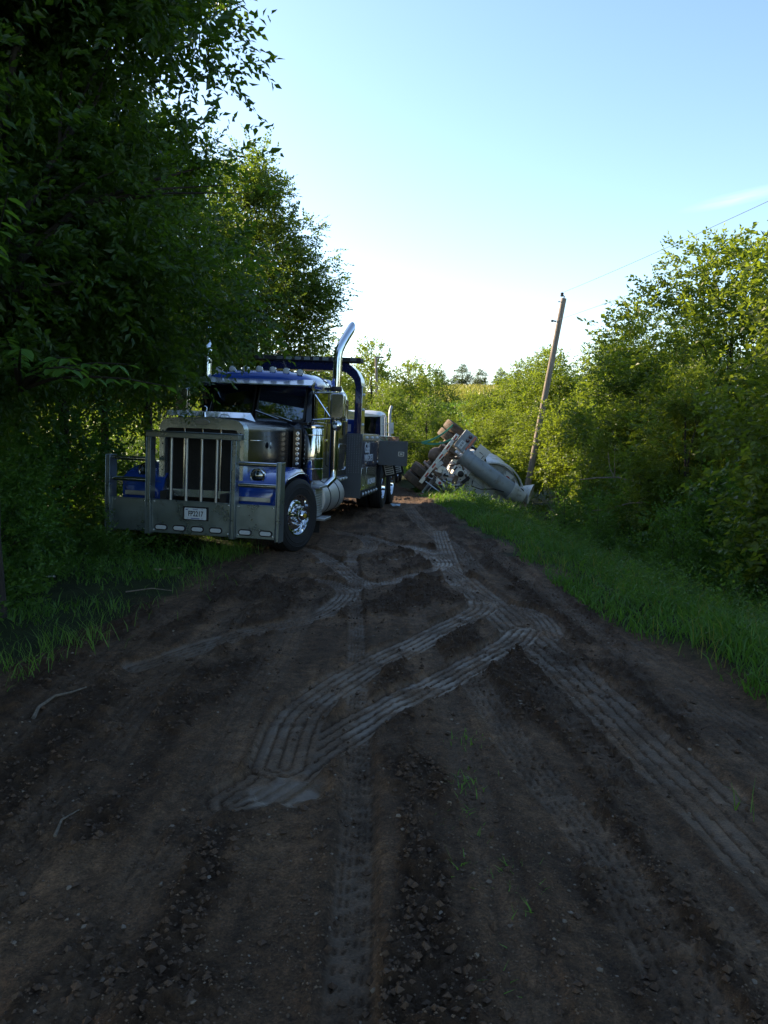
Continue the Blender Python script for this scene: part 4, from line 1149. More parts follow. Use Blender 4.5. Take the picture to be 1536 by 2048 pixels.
for k in range(7):
    x = -.69 + k * .23
    zz = 2.725 - .035 * (abs(x) / .7) ** 2
    p = MB(); p.lathe([(.016, .15), (.045, .10), (.056, .03), (.058, 0)], (x, 1.46, zz + .02), (0, 1, 0), 16); p.b(x - .04, x + .04, 1.47, 1.60, zz - .05, zz + .0)
    p.mi = 1; p.lathe([(.052, 0), (.05, .008), (.02, .016)], (x, 1.462, zz + .02), (0, -1, 0), 16)
    p.build('roof_lamp', [M['chrome'], M['lens']], truck)
# doors, interior, mirrors, stacks, cleaners on both sides
for s in (-1, 1):
    p = MB(); p.b(s * .957, s * .975, 1.40, 2.50, 1.02, 1.92); p.b(s * .945, s * .962, 1.44, 1.47, 1.92, 2.46); p.b(s * .945, s * .962, 2.47, 2.50, 1.92, 2.46); p.b(s * .945, s * .962, 1.47, 2.47, 2.435, 2.46); p.b(s * .945, s * .962, 1.64, 1.655, 1.92, 2.435)
    door = p.build('cab_door', M['black'], truck, .006)
    p = MB(); p.b(s * .950, s * .953, 1.47, 1.64, 1.92, 2.435); p.b(s * .950, s * .953, 1.655, 2.47, 1.92, 2.435); p.build('door_glass', M['glass'], door)
    p = MB(); p.b(s * .976, s * .995, 2.22, 2.42, 1.60, 1.635); p.build('door_handle', M['chrome'], door, .005)
    p = MB(); p.tube([(s * 1.0, 2.60, 1.15), (s * 1.04, 2.60, 1.2), (s * 1.04, 2.60, 2.15), (s * 1.0, 2.60, 2.2)], .014, 8); p.build('grab_bar', M['chrome'], truck)
    # west coast mirror
    mx, my = s * 1.33, 1.50
    p = MB(); p.prism(rrect(mx - .105, mx + .105, 1.995, 2.395, .04, 4), lambda a, b_, d: (a, d, b_), my - .03, my + .035); mir = p.build('wing_mirror', M['stain'], truck, .012)
    p = MB(); p.tube([(mx - .115, my + .01, 2.0), (mx - .115, my + .01, 2.40), (mx + .10, my + .01, 2.41), (mx + .125, my + .01, 2.38), (mx + .125, my + .01, 2.0), (mx + .1, my + .01, 1.975), (mx - .115, my + .01, 1.98)], .010, 8)
    p.build('mirror_frame', M['chrome'], mir)
    p = MB(); p.tube([(s * .93, 1.50, 2.395), (mx, my + .01, 2.41)], .012, 8); p.tube([(s * .94, 1.46, 2.385), (mx - s * .10, my + .01, 1.985)], .013, 8); p.tube([(s * .95, 1.40, 1.955), (mx - s * .10, my + .01, 1.985)], .011, 8); p.build('mirror_arm', M['chrome'], mir)
    p = MB(); p.ball((mx + s * .0, my + .0, 1.875), .085, (1, .55, 1), 18, 10); p.tube([(mx, my, 1.95), (mx, my, 1.985)], .010, 6); p.build('round_mirror', M['chrome'], mir)
    p = MB(); p.lathe([(.03, 0), (.033, .02), (.02, .04)], (mx - s * .02, my - .06, 1.86), (0, -1, 0), 12); p.build('mirror_lamp', M['lens'], mir)
    # air cleaner
    cx, cy = s * 1.065, 1.03
    p = MB(); p.lathe([(.10, .99), (.155, 1.0), (.165, 1.03), (.165, 1.80), (.158, 1.815), (.172, 1.82), (.172, 1.845), (.14, 1.865), (.05, 1.872)], (cx, cy, 0), (0, 0, 1), 32); ac = p.build('air_cleaner', M['chrome'], truck)
    for z in (1.17, 1.33, 1.70):
        q = MB(); q.lathe([(.165, z), (.170, z + .003), (.170, z + .016), (.165, z + .019)], (cx, cy, 0), (0, 0, 1), 32); q.build('band', M['stain'], ac)
    q = MB(); q.tube([(cx - s * .02, cy - .02, 1.0), (cx - s * .04, cy - .02, .93), (cx - s * .2, cy - .02, .90), (cx - s * .4, cy, .92)], .055, 10); q.build('intake_pipe', M['stain'], ac)
    # exhaust stack
    sx_, sy_ = s * 1.16, 2.14
    p = MB(); p.tube([(s * .55, 1.55, .86), (s * .85, 1.72, .80), (s * 1.05, 1.95, .83), (sx_, sy_, .98), (sx_, sy_, 1.15)], .062, 14); p.tube([(sx_, sy_, 1.15), (sx_, sy_, 2.48)], .066, 18)
    st_ = p.build('exhaust_stack', M['chrome'], truck, ang=60)
    tip = [(sx_, sy_, 2.49), (sx_, sy_, 3.02), (sx_ + s * .01, sy_ + .02, 3.14), (sx_ + s * .045, sy_ + .09, 3.27), (sx_ + s * .09, sy_ + .19, 3.40), (sx_ + s * .135, sy_ + .30, 3.53)]
    q = MB(); q.tube(tip, .076, 18, False)
    # slanted cut at the mouth
    e = Vector(tip[-1]); dr = (e - Vector(tip[-2])).normalized(); u_, w_2, d_ = frame_of(dr)
    base = len(q.v) - 18
    for k in range(18):
        v = Vector(q.v[base + k]); off = (v - e).dot(Vector((0, -.75, .65)).normalized()); q.v[base + k] = tuple(v + dr * (off * 1.5 + .02))
    q.build('stack_tip', M['chrome'], st_, ang=60)
    q = MB(); q.lathe([(.083, 0), (.095, .02), (.095, .06), (.083, .08)], (sx_, sy_, 2.46), (0, 0, 1), 18); q.b(sx_ - s * .2, sx_, sy_ - .02, sy_ + .02, 2.48, 2.52); q.build('stack_clamp', M['dark'], st_)
    # fender over the steered wheel
    path = [(-1.02, .74), (-1.03, .90), (-.97, 1.04), (-.80, 1.14), (-.50, 1.20), (-.15, 1.235), (.15, 1.225), (.40, 1.15), (.58, 1.02), (.69, .86), (.74, .72)]
    secs = []
    for i, (py, pz) in enumerate(path):
        a = path[max(i - 1, 0)]; b2 = path[min(i + 1, len(path) - 1)]
        t = Vector((b2[0] - a[0], b2[1] - a[1])).normalized(); nn = Vector((t.y, -t.x)) * 1   # inward
        if i == 0: nn = Vector((1, 0))
        def at(d): return (py + nn.x * d, pz + nn.y * d)
        wo = 1.16 if i > 2 else 1.16 - .05 * (2 - i)
        prof = [(.50, .0), (.80, -.012), (wo - .10, .0), (wo - .035, .022), (wo - .006, .06), (wo, .085), (wo - .02, .085), (wo - .06, .05), (.8, .03), (.50, .03)]
        secs.append([(s * x_, *at(d)) for x_, d in prof])
    p = MB(); p.loft(secs); p.b(s * .52, s * 1.10, -1.0, -.96, .70, 1.0)
    fen = p.build('fender', M['blue'], truck, ang=60)
    q = MB(); q.tube([(s * 1.162, at_[0], at_[1]) for at_ in [(y_ + 0, z_ - .085) if 3 < i < 7 else (y_ * .93 if i > 6 else y_ + .07, z_ - .05) for i, (y_, z_) in enumerate(path)]][3:], .009, 6); q.build('fender_trim', M['stain'], fen)
    q = MB(); q.b(s * .60, s * 1.03, -1.075, -1.06, .795, .855); q.build('fender_strip', M['alu'], fen, .004)
    # headlamp pod
    hx, hy, hz = s * .80, -.92, 1.13
    p = MB(); p.lathe([(.02, .24), (.07, .20), (.098, .10), (.106, .0), (.106, -.02), (.095, -.028), (.088, -.012)], (hx, hy, hz), (0, 1, 0), 24, False); p.tube([(hx - s * .08, hy + .08, hz - .05), (hx - s * .22, hy + .12, hz - .12)], .03, 8)
    hd = p.build('headlight', M['chrome'], truck)
    q = MB(); q.lathe([(.080, -.010), (.076, -.020), (.05, -.030), (.01, -.034)], (hx, hy, hz), (0, 1, 0), 24); q.build('headlight_lens', M['glass'], hd)
    q = MB(); q.lathe([(.088, .0), (.06, .05), (.02, .07)], (hx, hy, hz), (0, 1, 0), 24); q.b(hx - .03, hx + .03, hy - .005, hy + .02, hz + .02, hz + .05); q.b(hx - .06, hx - .02, hy - .005, hy + .02, hz - .05, hz - .01); q.b(hx + .02, hx + .06, hy - .005, hy + .02, hz - .05, hz - .01); q.build('reflector', M['stain'], hd)
    # fuel tank and steps
    p = MB(); p.lathe([(.27, 0), (.302, .012), (.31, .035), (.31, 1.50), (.302, 1.523), (.27, 1.535)], (s * .86, 1.60, .645), (0, 1, 0), 36); tk = p.build('fuel_tank', M['tank'], truck)
    for yy in (1.95, 2.65):
        q = MB(); q.lathe([(.31, 0), (.316, .004), (.316, .05), (.31, .054)], (s * .86, yy, .645), (0, 1, 0), 36); q.build('tank_strap', M['flatblack'], tk)
    p = MB()
    for k in range(11): p.b(s * .62, s * 1.135, 1.02, 1.50, .41 + k * .040, .41 + k * .040 + .030)
    p.b(s * .60, s * 1.12, 1.03, 1.49, .40, .86); bx_ = p.build('step_box', M['alu'], truck, .004)
    q = MB(); q.b(s * .75, s * 1.20, 1.0, 1.55, .865, .90); q.build('step_tread', M['alu'], bx_, .005)
    q = MB(); q.b(s * .78, s * 1.28, 1.10, 1.56, .345, .385); q.build('step_tread', M['alu'], bx_, .006)
    p = MB(); p.b(s * .85, s * 1.17, 1.20, 1.225, .14, .345); p.build('mud_flap', M['flatblack'], truck)
# --- sleeper
def sleeper_sec(y, w, zt):
    h = [(w, .92), (w, 2.36), (w - .03, 2.50), (w - .14, zt - .06), (w * .55, zt), (0, zt + .015)]
    return [(a, y, b_) for a, b_ in h] + [(-a, y, b_) for a, b_ in h[-2::-1]]
p = MB(); p.loft([sleeper_sec(2.80, .955, 2.70), sleeper_sec(2.95, .97, 2.76), sleeper_sec(3.9, .97, 2.78), sleeper_sec(4.12, .955, 2.70)])
sl = p.build('sleeper', M['blue'], truck, ang=50)
for s in (-1, 1):
    q = MB(); q.b(s * .972, s * .982, 2.86, 4.08, .95, 2.40); sp_ = q.build('sleeper_panel', M['black'], sl, .004)
    q = MB(); q.tube([(s * .985, a, b_) for a, b_ in rrect(3.45, 3.95, 1.98, 2.30, .06, 4)] + [(s * .985, 3.95, 2.2)], .012, 6); q.build('sleeper_window_frame', M['chrome'], sl)
    q = MB(); q.b(s * .983, s * .995, 3.62, 3.80, 1.72, 2.06); q.build('sleeper_vent', M['flatblack'], sl, .01)
    q = MB(); q.tube([(s * .985, a, b_) for a, b_ in rrect(3.30, 3.95, 1.06, 1.55, .06, 4)] + [(s * .985, 3.95, 1.4)], .010, 6); q.build('luggage_door_trim', M['chrome'], sl)
    q = MB(); q.b(s * .955, s * 1.02, 2.84, 4.1, .86, .94)
    q.mi = 1
    for yy in (3.35, 3.62, 3.9): q.ball((s * 1.03, yy, .90), .026, (1, 1, 1), 10, 6)
    q.build('sleeper_skirt', [M['stain'], M['lens']], sl)
# cab interior
p = MB()
for x in (-.45, .45): p.b(x - .26, x + .26, 2.05, 2.2, 1.0, 2.2); p.b(x - .26, x + .26, 1.75, 2.1, 1.45, 1.6)
p.b(-.88, .88, 1.36, 1.62, 1.0, 1.90)
seat_ = p.build('cab_seats', M['seat'], truck, .03)
p = MB(); pts = [(.45 + .2 * math.cos(2 * PI * k / 20), 1.66 + .06 * math.sin(2 * PI * k / 20), 1.98 + .17 * math.sin(2 * PI * k / 20)) for k in range(21)]; p.tube(pts, .013, 6); p.build('steering_wheel', M['flatblack'], truck)

# --- frame, axles, engine mass
p = MB()
for x in (-.42, .42): p.b(x - .045, x + .045, -1.2, 10.0, .62, .88)
p.b(-.50, .50, -.72, 1.0, .66, 1.3); p.tube([(-1.0, .06, .52), (-.6, .06, .46), (.6, .06, .46), (1.0, .06, .52)], .07, 8)
for y in (7.60, 9.05): p.tube([(-1.0, y, .53), (1.0, y, .53)], .1, 10); p.ball((0, y, .53), .24)
for x in (-.5, .5): p.tube([(x, -.75, .5), (x, 1.0, .52)], .035, 6)
p.b(-.9, .9, -1.16, -1.08, .50, .68)
p.build('chassis', M['dark'], truck)

# --- wheels
TY = [(.29, -.115), (.35, -.135), (.44, -.142), (.505, -.132), (.532, -.112), (.536, -.085), (.524, -.080), (.524, -.070), (.538, -.066), (.540, -.028), (.526, -.024), (.526, -.014), (.541, -.010), (.541, .010), (.526, .014), (.526, .024), (.540, .028), (.538, .066), (.524, .070), (.524, .080), (.536, .085), (.532, .112), (.505, .132), (.44, .142), (.35, .135), (.29, .115)]
def make_wheel(kind, mtyre='tyre', mrim='chrome'):
    """meshes about the origin, axle along x, outer face towards +x"""
    t = MB(); t.lathe(TY, (0, 0, 0), (1, 0, 0), 48, False)
    for r_ in (.46, .40): t.lathe([(r_, .140), (r_ + .006, .1455), (r_ + .012, .140)], (0, 0, 0), (1, 0, 0), 40, False)
    tyre = t.mesh('tyre'); tyre.materials.append(M[mtyre])
    r = MB(); hub = MB()
    if kind == 'steer':
        r.lathe([(.295, .118), (.302, .128), (.288, .124), (.278, .10), (.262, .06), (.255, .045), (.235, .075), (.20, .095), (.165, .10), (.165, .085)], (0, 0, 0), (1, 0, 0), 40, False)
        hub.lathe([(.168, .09), (.165, .098), (.115, .10), (.105, .15), (.075, .16), (.072, .20), (.05, .225), (.02, .23)], (0, 0, 0), (1, 0, 0), 24)
    else:
        r.lathe([(.295, .118), (.302, .128), (.288, .124), (.278, .09), (.268, .0), (.262, -.055), (.235, -.075), (.19, -.08), (.16, -.078)], (0, 0, 0), (1, 0, 0), 40, False)
        hub.lathe([(.165, -.085), (.163, -.075), (.115, -.07), (.11, .02), (.09, .05), (.04, .06)], (0, 0, 0), (1, 0, 0), 24)
    rim = r.mesh('rim'); rim.materials.append(M[mrim]); hubm = hub.mesh('hub'); hubm.materials.append(M[mrim])
    n = MB(); n.lathe([(.016, 0), (.016, .018), (.012, .03), (.012, .05), (.005, .056)], (0, 0, 0), (1, 0, 0), 10); nut = n.mesh('lug_nut'); nut.materials.append(M['chrome'])
    h = MB(); h.lathe([(.017, 0), (.017, .004)], (0, 0, 0), (1, 0, 0), 10); hole = h.mesh('hole_shade_disc'); hole.materials.append(M['ink'])  # flat black disc stands in for the shade inside a hand hole
    c = MB(); c.lathe([(.034, .225), (.032, .240), (.01, .246)], (0, 0, 0), (1, 0, 0), 16); cap = c.mesh('hub_cap'); cap.materials.append(M['amber'])
    return dict(tyre=tyre, rim=rim, hub=hubm, lug_nut=nut, hole_shade_disc=hole, hub_cap=cap)
WS = make_wheel('steer'); WD = make_wheel('drive')
def put_wheel(kit, parent, loc, s, steer=0., name='wheel', nuts=True, steered=True):
    w = empty(name, parent=parent); w.location = loc
    w.rotation_euler = (0, 0, (0 if s > 0 else PI) + steer)
    for k in ('tyre', 'rim', 'hub') + (('hub_cap',) if steered else ()): link(k, kit[k], None, w)
    if nuts:
        for k in range(10):
            a = 2 * PI * (k + .5) / 10
            o = link('lug_nut', kit['lug_nut'], None, w); o.location = (.098 if steered else -.076, .142 * math.cos(a), .142 * math.sin(a))
            if steered:
                a += PI / 10; o = link('hole_shade_disc', kit['hole_shade_disc'], None, w); o.location = (.086, .212 * math.cos(a), .212 * math.sin(a)); o.rotation_euler = (0, 0, rad(0))
    return w
put_wheel(WS, truck, (1.02, .05, .535), 1, rad(-17), 'front_wheel'); put_wheel(WS, truck, (-1.02, .05, .535), -1, rad(-17), 'front_wheel')
for s in (-1, 1):
    for y in (7.60, 9.05):
        put_wheel(WD, truck, (s * 1.06, y, .535), s, 0, 'rear_wheel', True, False)
        o = empty('inner_rear_wheel', parent=truck); o.location = (s * .74, y, .535); link('tyre', WD['tyre'], None, o)

# --- wrecker body
p = MB()
p.b(-1.17, 1.17, 4.62, 6.55, .50, 1.74); p.b(-1.17, 1.17, 6.55, 10.1, 1.17, 1.74); p.b(-.60, .60, 6.55, 10.1, .9, 1.17)
body = p.build('wrecker_body', M['navy'], truck, .01)
for s in (-1, 1):
    p = MB(); p.b(s * .60, s * 1.195, 4.545, 4.60, .46, 1.765); dp = p.build('tread_plate_panel', M['grey'], body, .005)
    p = MB()
    for i in range(11):
        for j in range(22):
            x = .64 + i * .05; z = .98 + j * .035; q = (i + j) % 2
            a = .011; b2 = .004
            if q: x0, x1, z0, z1 = x - a, x + a, z - b2, z + b2
            else: x0, x1, z0, z1 = x - b2, x + b2, z - a, z + a
            p.add([(s * x0, 4.545, z), (s * x, 4.545, z0), (s * x1, 4.545, z), (s * x, 4.545, z1), (s * x, 4.540, z)], [(0, 1, 4), (1, 2, 4), (2, 3, 4), (3, 0, 4)])
    tag(p.build('tread_pattern', M['alu'], dp, ang=10), kind='stuff')
    # steel top band with dome lamps, doors, lower light strip
    p = MB(); p.b(s * 1.172, s * 1.196, 4.62, 6.52, 1.62, 1.765)
    p.build('top_band', M['stain'], body, .004)
    for yy in (5.05, 5.70, 6.30):
        q = MB(); q.ball((s * 1.20, yy, 1.69), .035, (1, 1, 1), 12, 8); q.build('dome_lamp', M['lens'], body)
    for y0, y1, z0, z1 in ((4.66, 5.56, 1.10, 1.60), (5.60, 6.50, 1.10, 1.60), (4.66, 5.18, .64, 1.07), (5.22, 6.50, .64, 1.07)):
        q = MB(); q.b(s * 1.172, s * 1.188, y0, y1, z0, z1); cd_ = q.build('compartment_door', M['stain'] if z0 < .8 else M['navy'], body, .005)
        q = MB(); q.b(s * 1.188, s * 1.2, (y0 + y1) / 2 - .06, (y0 + y1) / 2 + .06, z0 + .03, z0 + .08); q.build('latch', M['chrome'], cd_, .004)
    p = MB(); p.b(s * 1.165, s * 1.20, 4.64, 6.54, .47, .60); p.build('light_rail', M['flatblack'], body, .005)
    for k in range(6):
        q = MB(); q.ball((s * 1.205, 4.78 + k * .33, .535), .034, (1, 1, 1), 12, 8); q.build('dome_lamp', M['lens'], body)
    # tilted fender plates by the tandem
    for yy in (6.98, 8.22):
        mt = Matrix.Translation((s * 1.40, yy, .985)) @ Matrix.Rotation(rad(-12 * s), 4, 'Y') @ Matrix.Rotation(rad(14), 4, 'X')
        q = MB(); q.box((0, 0, 0), (.30, .03, .36)); q.mi = 1; q.b(-.10, .10, -.019, -.0145, -.13, .13); q.mi = 0
        for k in range(5): q.b(-.085, .085, -.021, -.0188, -.11 + k * .05, -.085 + k * .05)
        q.v = [tuple(mt @ Vector(v)) for v in q.v]
        q.build('fender_plate', [M['flatblack'], M['tape_w']], body)
    p = MB(); p.b(s * .62, s * 1.2, 6.56, 10.1, 1.12, 1.168); p.build('tandem_fender', M['alu'], body, .01)
text_mesh('G&J', .30, M['letter'], body, face_side(1.190, 5.20, 1.47), sx=1.25, bold=.006)
text_mesh('WRECKER', .20, M['letter'], body, face_side(1.190, 5.42, 1.26), sx=1.10, bold=.004)
text_mesh('641-236-8030', .17, M['letter'], body, face_side(1.190, 5.86, .745), sx=.95, bold=.003)
# opened compartment door standing square to the body
p = MB(); p.prism(rrect(1.20, 1.86, 1.08, 1.63, .02, 2), lambda a, b_, d: (a, d, b_), 6.58, 6.62)
od = p.build('open_locker_door', M['grey'], truck, .006)
od['label'] = 'grey locker door standing open behind the lettering'
p = MB(); ring_frame(p, rrect(1.655, 1.785, 1.30, 1.40, .01, 2), rrect(1.668, 1.772, 1.312, 1.388, .006, 2), 6.570, 6.581, 6.578); p.b(1.69, 1.75, 6.566, 6.579, 1.335, 1.365); p.build('paddle_latch', M['alu'], od)
# hoop with light bar
p = MB(); hp = [(1.07, 4.72, 1.70), (1.07, 4.72, 2.70)] + [(1.07 - .42 * (1 - math.cos(rad(a))), 4.72, 2.70 + .42 * math.sin(rad(a))) for a in (20, 40, 60, 75, 90)]
hp = hp + [(-x, y, z) for x, y, z in hp[::-1]]
secs = []
for i, q in enumerate(hp):
    a = Vector(hp[max(i - 1, 0)]); b2 = Vector(hp[min(i + 1, len(hp) - 1)]); t = (b2 - a).normalized(); nn = Vector((t.z, 0, -t.x)); q = Vector(q)
    ho = .065 + .05 * smooth(2.7, 3.1, q.z)
    secs.append([tuple(q + nn * .065 + Vector((0, -.15, 0))), tuple(q + nn * .065 + Vector((0, .25, 0))), tuple(q - nn * ho + Vector((0, .25, 0))), tuple(q - nn * ho + Vector((0, -.15, 0)))])
p.loft(secs); hoop = p.build('light_hoop', M['navy'], truck, .01, 50)
for s in (-1, 1):
    p = MB(); p.b(s * 1.136, s * 1.15, 4.60, 4.95, 1.76, 2.72); p.build('hoop_side_plate', M['stain'], hoop, .004)
    for z in (1.95, 2.25, 2.55):
        q = MB(); q.ball((s * 1.155, 4.75, z), .028, (1, 1, 1), 12, 8); q.build('dome_lamp', M['lens'], hoop)
p = MB(); p.b(-1.10, 1.10, 4.52, 4.84, 3.175, 3.265)
for x in (-.8, .8): p.b(x - .03, x + .03, 4.6, 4.76, 3.11, 3.18)
lb_ = p.build('light_bar', M['flatblack'], truck, .01)
for k in range(11):
    x = -.95 + k * .19
    if k in (1, 9): continue
    q = MB(); q.b(x - .06, x + .06, 4.508, 4.522, 3.19, 3.25); q.build('light_module', M['moduleglass'] if 2 < k < 8 else M['grey'], lb_, .003)
# boom mast behind the hoop
p = MB(); p.b(-.35, .95, 5.0, 5.5, 1.745, 2.05); p.loft([[(-.28, 5.4, 1.9), (.28, 5.4, 1.9), (.28, 5.4, 2.35), (-.28, 5.4, 2.35)], [(-.2, 9.8, 2.0), (.2, 9.8, 2.0), (.2, 9.8, 2.3), (-.2, 9.8, 2.3)]]); bm_ = p.build('boom', M['blue'], truck, .015)
p = MB()
for k in range(3): p.b(.50 + k * .14, .58 + k * .14, 4.990, 4.998, 1.80, 1.95)
p.build('boom_stripe', M['letter'], bm_)

# ------------------------------------------------------------------ the white truck waiting behind
WM = Matrix.Translation((-.98, 26.5, gz(-.98, 26.5))) @ Matrix.Rotation(rad(-6), 4, 'Z')
wt = empty('white_truck', 'white truck with a chrome stack parked behind the tow truck', 'truck', mw=WM)
p = MB()
for s in (-1, 1):
    p.b(s * .90, s * .95, .0, 1.5, .95, 1.72); p.b(s * .86, s * .93, .02, .12, 1.72, 2.40); p.b(s * .88, s * .93, 1.38, 1.5, 1.72, 2.40); p.b(s * .88, s * .93, .66, .74, 1.72, 2.40)
p.b(-.9, .9, 1.45, 1.5, .95, 2.4); p.b(-.9, .9, 0, .06, .95, 1.72)
c = p.build('cab', M['white'], wt, .015)
p = MB(); p.loft([roof_sec(-.02, .84, 2.36, 2.44), roof_sec(.25, .90, 2.36, 2.55), roof_sec(1.2, .92, 2.36, 2.58), roof_sec(1.5, .90, 2.36, 2.50)]); p.build('cab_roof', M['white'], wt)
p = MB(); p.b(-.86, .86, .02, .026, 1.74, 2.37); p.build('windscreen', M['glass'], wt)
for s in (-1, 1):
    p = MB(); p.b(s * .905, s * .91, .12, 1.38, 1.72, 2.37); p.build('side_window', M['glass'], wt)
    p = MB(); p.tube([(s * 1.02, 1.62, 1.0), (s * 1.02, 1.62, 2.45), (s * 1.03, 1.68, 2.62), (s * 1.06, 1.82, 2.76)], .05, 12); p.build('exhaust_stack', M['chute'], wt, ang=60)
    p = MB(); p.b(s * 1.14, s * 1.30, .0, .05, 1.80, 2.16); p.tube([(s * .93, .05, 2.1), (s * 1.2, .02, 2.14)], .012, 6); p.tube([(s * .93, .05, 1.85), (s * 1.2, .02, 1.84)], .012, 6); p.build('wing_mirror', M['white'], wt)
    p = MB(); p.loft([[(s * .5, -1.5, .75), (s * 1.1, -1.45, .7), (s * 1.1, -1.4, .72), (s * .5, -1.4, .8)], [(s * .5, -.9, 1.15), (s * 1.12, -.9, 1.10), (s * 1.12, -.9, 1.06), (s * .5, -.9, 1.1)], [(s * .5, -.3, .75), (s * 1.12, -.3, .7), (s * 1.12, -.34, .7), (s * .5, -.34, .75)]]); p.build('fender', M['white'], wt)
    put_wheel(WS, wt, (s * 1.0, -.9, .53), s, 0, 'front_wheel', False)
    for yy in (3.6, 5.0): put_wheel(WD, wt, (s * 1.0, yy, .53), s, 0, 'rear_wheel', False, False)
p = MB(); p.loft([hood_sec(-1.7, .5, .8, 1.55, .05), hood_sec(0, .72, .9, 1.72, .06)]); p.build('hood', M['white'], wt)
p = MB(); p.b(-.45, .45, -1.715, -1.70, .85, 1.45); p.build('grille', M['stain'], wt)
p = MB(); p.b(-1.15, 1.15, -1.9, -1.75, .45, .8); p.build('bumper', M['stain'], wt, .02)
p = MB()
for x in (-.42, .42): p.b(x - .05, x + .05, -1.7, 5.9, .6, .85)
p.b(-1.1, 1.1, 1.9, 5.9, .85, 1.3); p.build('chassis', M['dark'], wt)

# ------------------------------------------------------------------ the overturned concrete mixer
ml = Vector((.61, 0, .79)).normalized(); mu = Vector((.79, 0, -.61)).normalized(); mb_ = Vector((0, -1, 0))
MR = Matrix.Rotation(rad(-4), 3, 'Z') @ Matrix((ml, mb_, mu)).transposed()
MM = MR.to_4x4(); MM.translation = (1.72, 25.0, 1.06)
mixer = empty('concrete_mixer', 'grey concrete mixer truck lying overturned in the ditch beside the pole', 'concrete mixer', mw=MM)
p = MB(); p.b(-.95, .95, -.05, .05, -.065, .065); bump = p.build('rear_bumper', M['alu'], mixer, .01)
for k in range(10):
    x = -.90 + k * .18
    p = MB(); p.b(x + .005, x + .175, .0505, .0535, -.022, .03); p.build('reflective_tape', M['tape_r'] if k % 2 else M['tape_w'], bump)
for x in (-.70, .70):
    p = MB(); p.b(x - .06, x + .06, .0505, .056, .035, .055); p.build('bumper_slot', M['ink'], bump)
p = MB()
for x in (-.42, .42): p.b(x - .045, x + .045, -7.6, -.06, .10, .38)
for y in (-.3, -1.2, -2.6, -4.2, -5.6): p.b(-.42, .42, y - .06, y + .06, .14, .34)
for y in (-1.15, -2.5): p.tube([(-.95, y, -.12), (.95, y, -.12)], .11, 10); p.ball((0, y, -.12), .27)
p.tube([(0, -1.15, -.05), (0, -4.4, .1)], .055, 8)
for x in (-.42, .42):
    p.tube([(x, -.2, .05), (x, -1.15, -.28), (x, -2.5, -.28), (x, -3.2, .05)], .05, 6)
    p.b(x - .03, x + .03, -.06, .0, .06, .36)
p.build('chassis', M['rust'], mixer, .01)
MT = make_wheel('drive', 'mtyre', 'rust')
MT = make_wheel('drive', 'mtyre', 'rust')
MT = make_wheel('drive', 'mtyre', 'rust')
MT = make_wheel('drive', 'mtyre', 'rust')
MT = make_wheel('drive', 'mtyre', 'rust')
MT = make_wheel('drive', 'mtyre', 'rust')
MT = make_wheel('drive', 'mtyre', 'rust')
MT = make_wheel('drive', 'mtyre', 'rust')
MT = make_wheel('drive', 'mtyre', 'rust')
MT = make_wheel('drive', 'mtyre', 'rust')
MT = make_wheel('drive', 'mtyre', 'rust')
MT = make_wheel('drive', 'mtyre', 'rust')
MT = make_wheel('drive', 'mtyre', 'rust')
MT = make_wheel('drive', 'mtyre', 'rust')
r6 = random.Random(9)
for k in range(16):
    p = MB(); a = Vector((r6.uniform(-.7, .75), r6.uniform(-.6, -.05), r6.uniform(.08, .6))); b2 = a + Vector((r6.uniform(-.5, .5), r6.uniform(-.35, .1), r6.uniform(-.25, .4))); md = a.lerp(b2, .5) + Vector((r6.uniform(-.12, .12), .03, r6.uniform(-.1, .1)))
    p.tube([a, md, b2], r6.uniform(.014, .03), 6); p.build('hydraulic_hose', M['rust'], mixer)
for k in range(7):
    p = MB(); c_ = (r6.uniform(-.6, .35), r6.uniform(-.35, -.1), r6.uniform(.12, .62)); p.box(c_, (r6.uniform(.1, .24), r6.uniform(.1, .2), r6.uniform(.08, .2)), Matrix.Rotation(r6.uniform(-.4, .4), 4, 'Y')); p.build('brake_chamber', M['alu'], mixer, .01)
for s in (-1, 1):
    for y in (-1.15, -2.5):
        for x in (.72, 1.05):
            w = empty('wheel', parent=mixer); w.location = (s * x, y, -.02); w.rotation_euler = (0, 0, 0 if s > 0 else PI)
            link('tyre', MT['tyre'], None, w)
            if x > 1:
                link('rim', MT['rim'], None, w); link('hub', MT['hub'], None, w)
# fenders and rear lamp panel
for s in (1, -1):
    p = MB(); secs = []
    for k in range(9):
        a = rad(150 - 120 * k / 8 + 0); secs.append([(s * .56, -1.15 + .78 * math.cos(a) , -.14 + .72 * math.sin(a)), (s * 1.22, -1.15 + .78 * math.cos(a), -.14 + .72 * math.sin(a)), (s * 1.22, -1.15 + .76 * math.cos(a), -.14 + .70 * math.sin(a)), (s * .56, -1.15 + .76 * math.cos(a), -.14 + .70 * math.sin(a))])
    p.loft(secs); p.build('fender', M['drum'], mixer)
p = MB(); p.prism(rrect(.60, 1.24, .10, .57, .04, 3), lambda a, b_, d: (a, d, b_), -.32, .04); lpan = p.build('rear_lamp_panel', M['chute'], mixer, .02)
for x, u in ((1.12, .36), (.98, .36)):
    p = MB(); p.lathe([(.062, .0), (.06, .012), (.02, .02)], (x, .04, u), (0, 1, 0), 18); p.build('tail_lamp', M['darkred'], lpan)
p = MB(); p.b(.72, 1.22, .0405, .062, .455, .535); p.build('red_light_bar', M['redlens'], lpan, .006)
p = MB(); p.b(.63, .655, .0405, .052, .50, .55); p.build('side_marker', M['redlens'], lpan)
p = MB(); p.b(.66, .90, .0405, .046, .20, .36); pl2 = p.build('licence_plate', M['plate'], lpan)
q = MB()
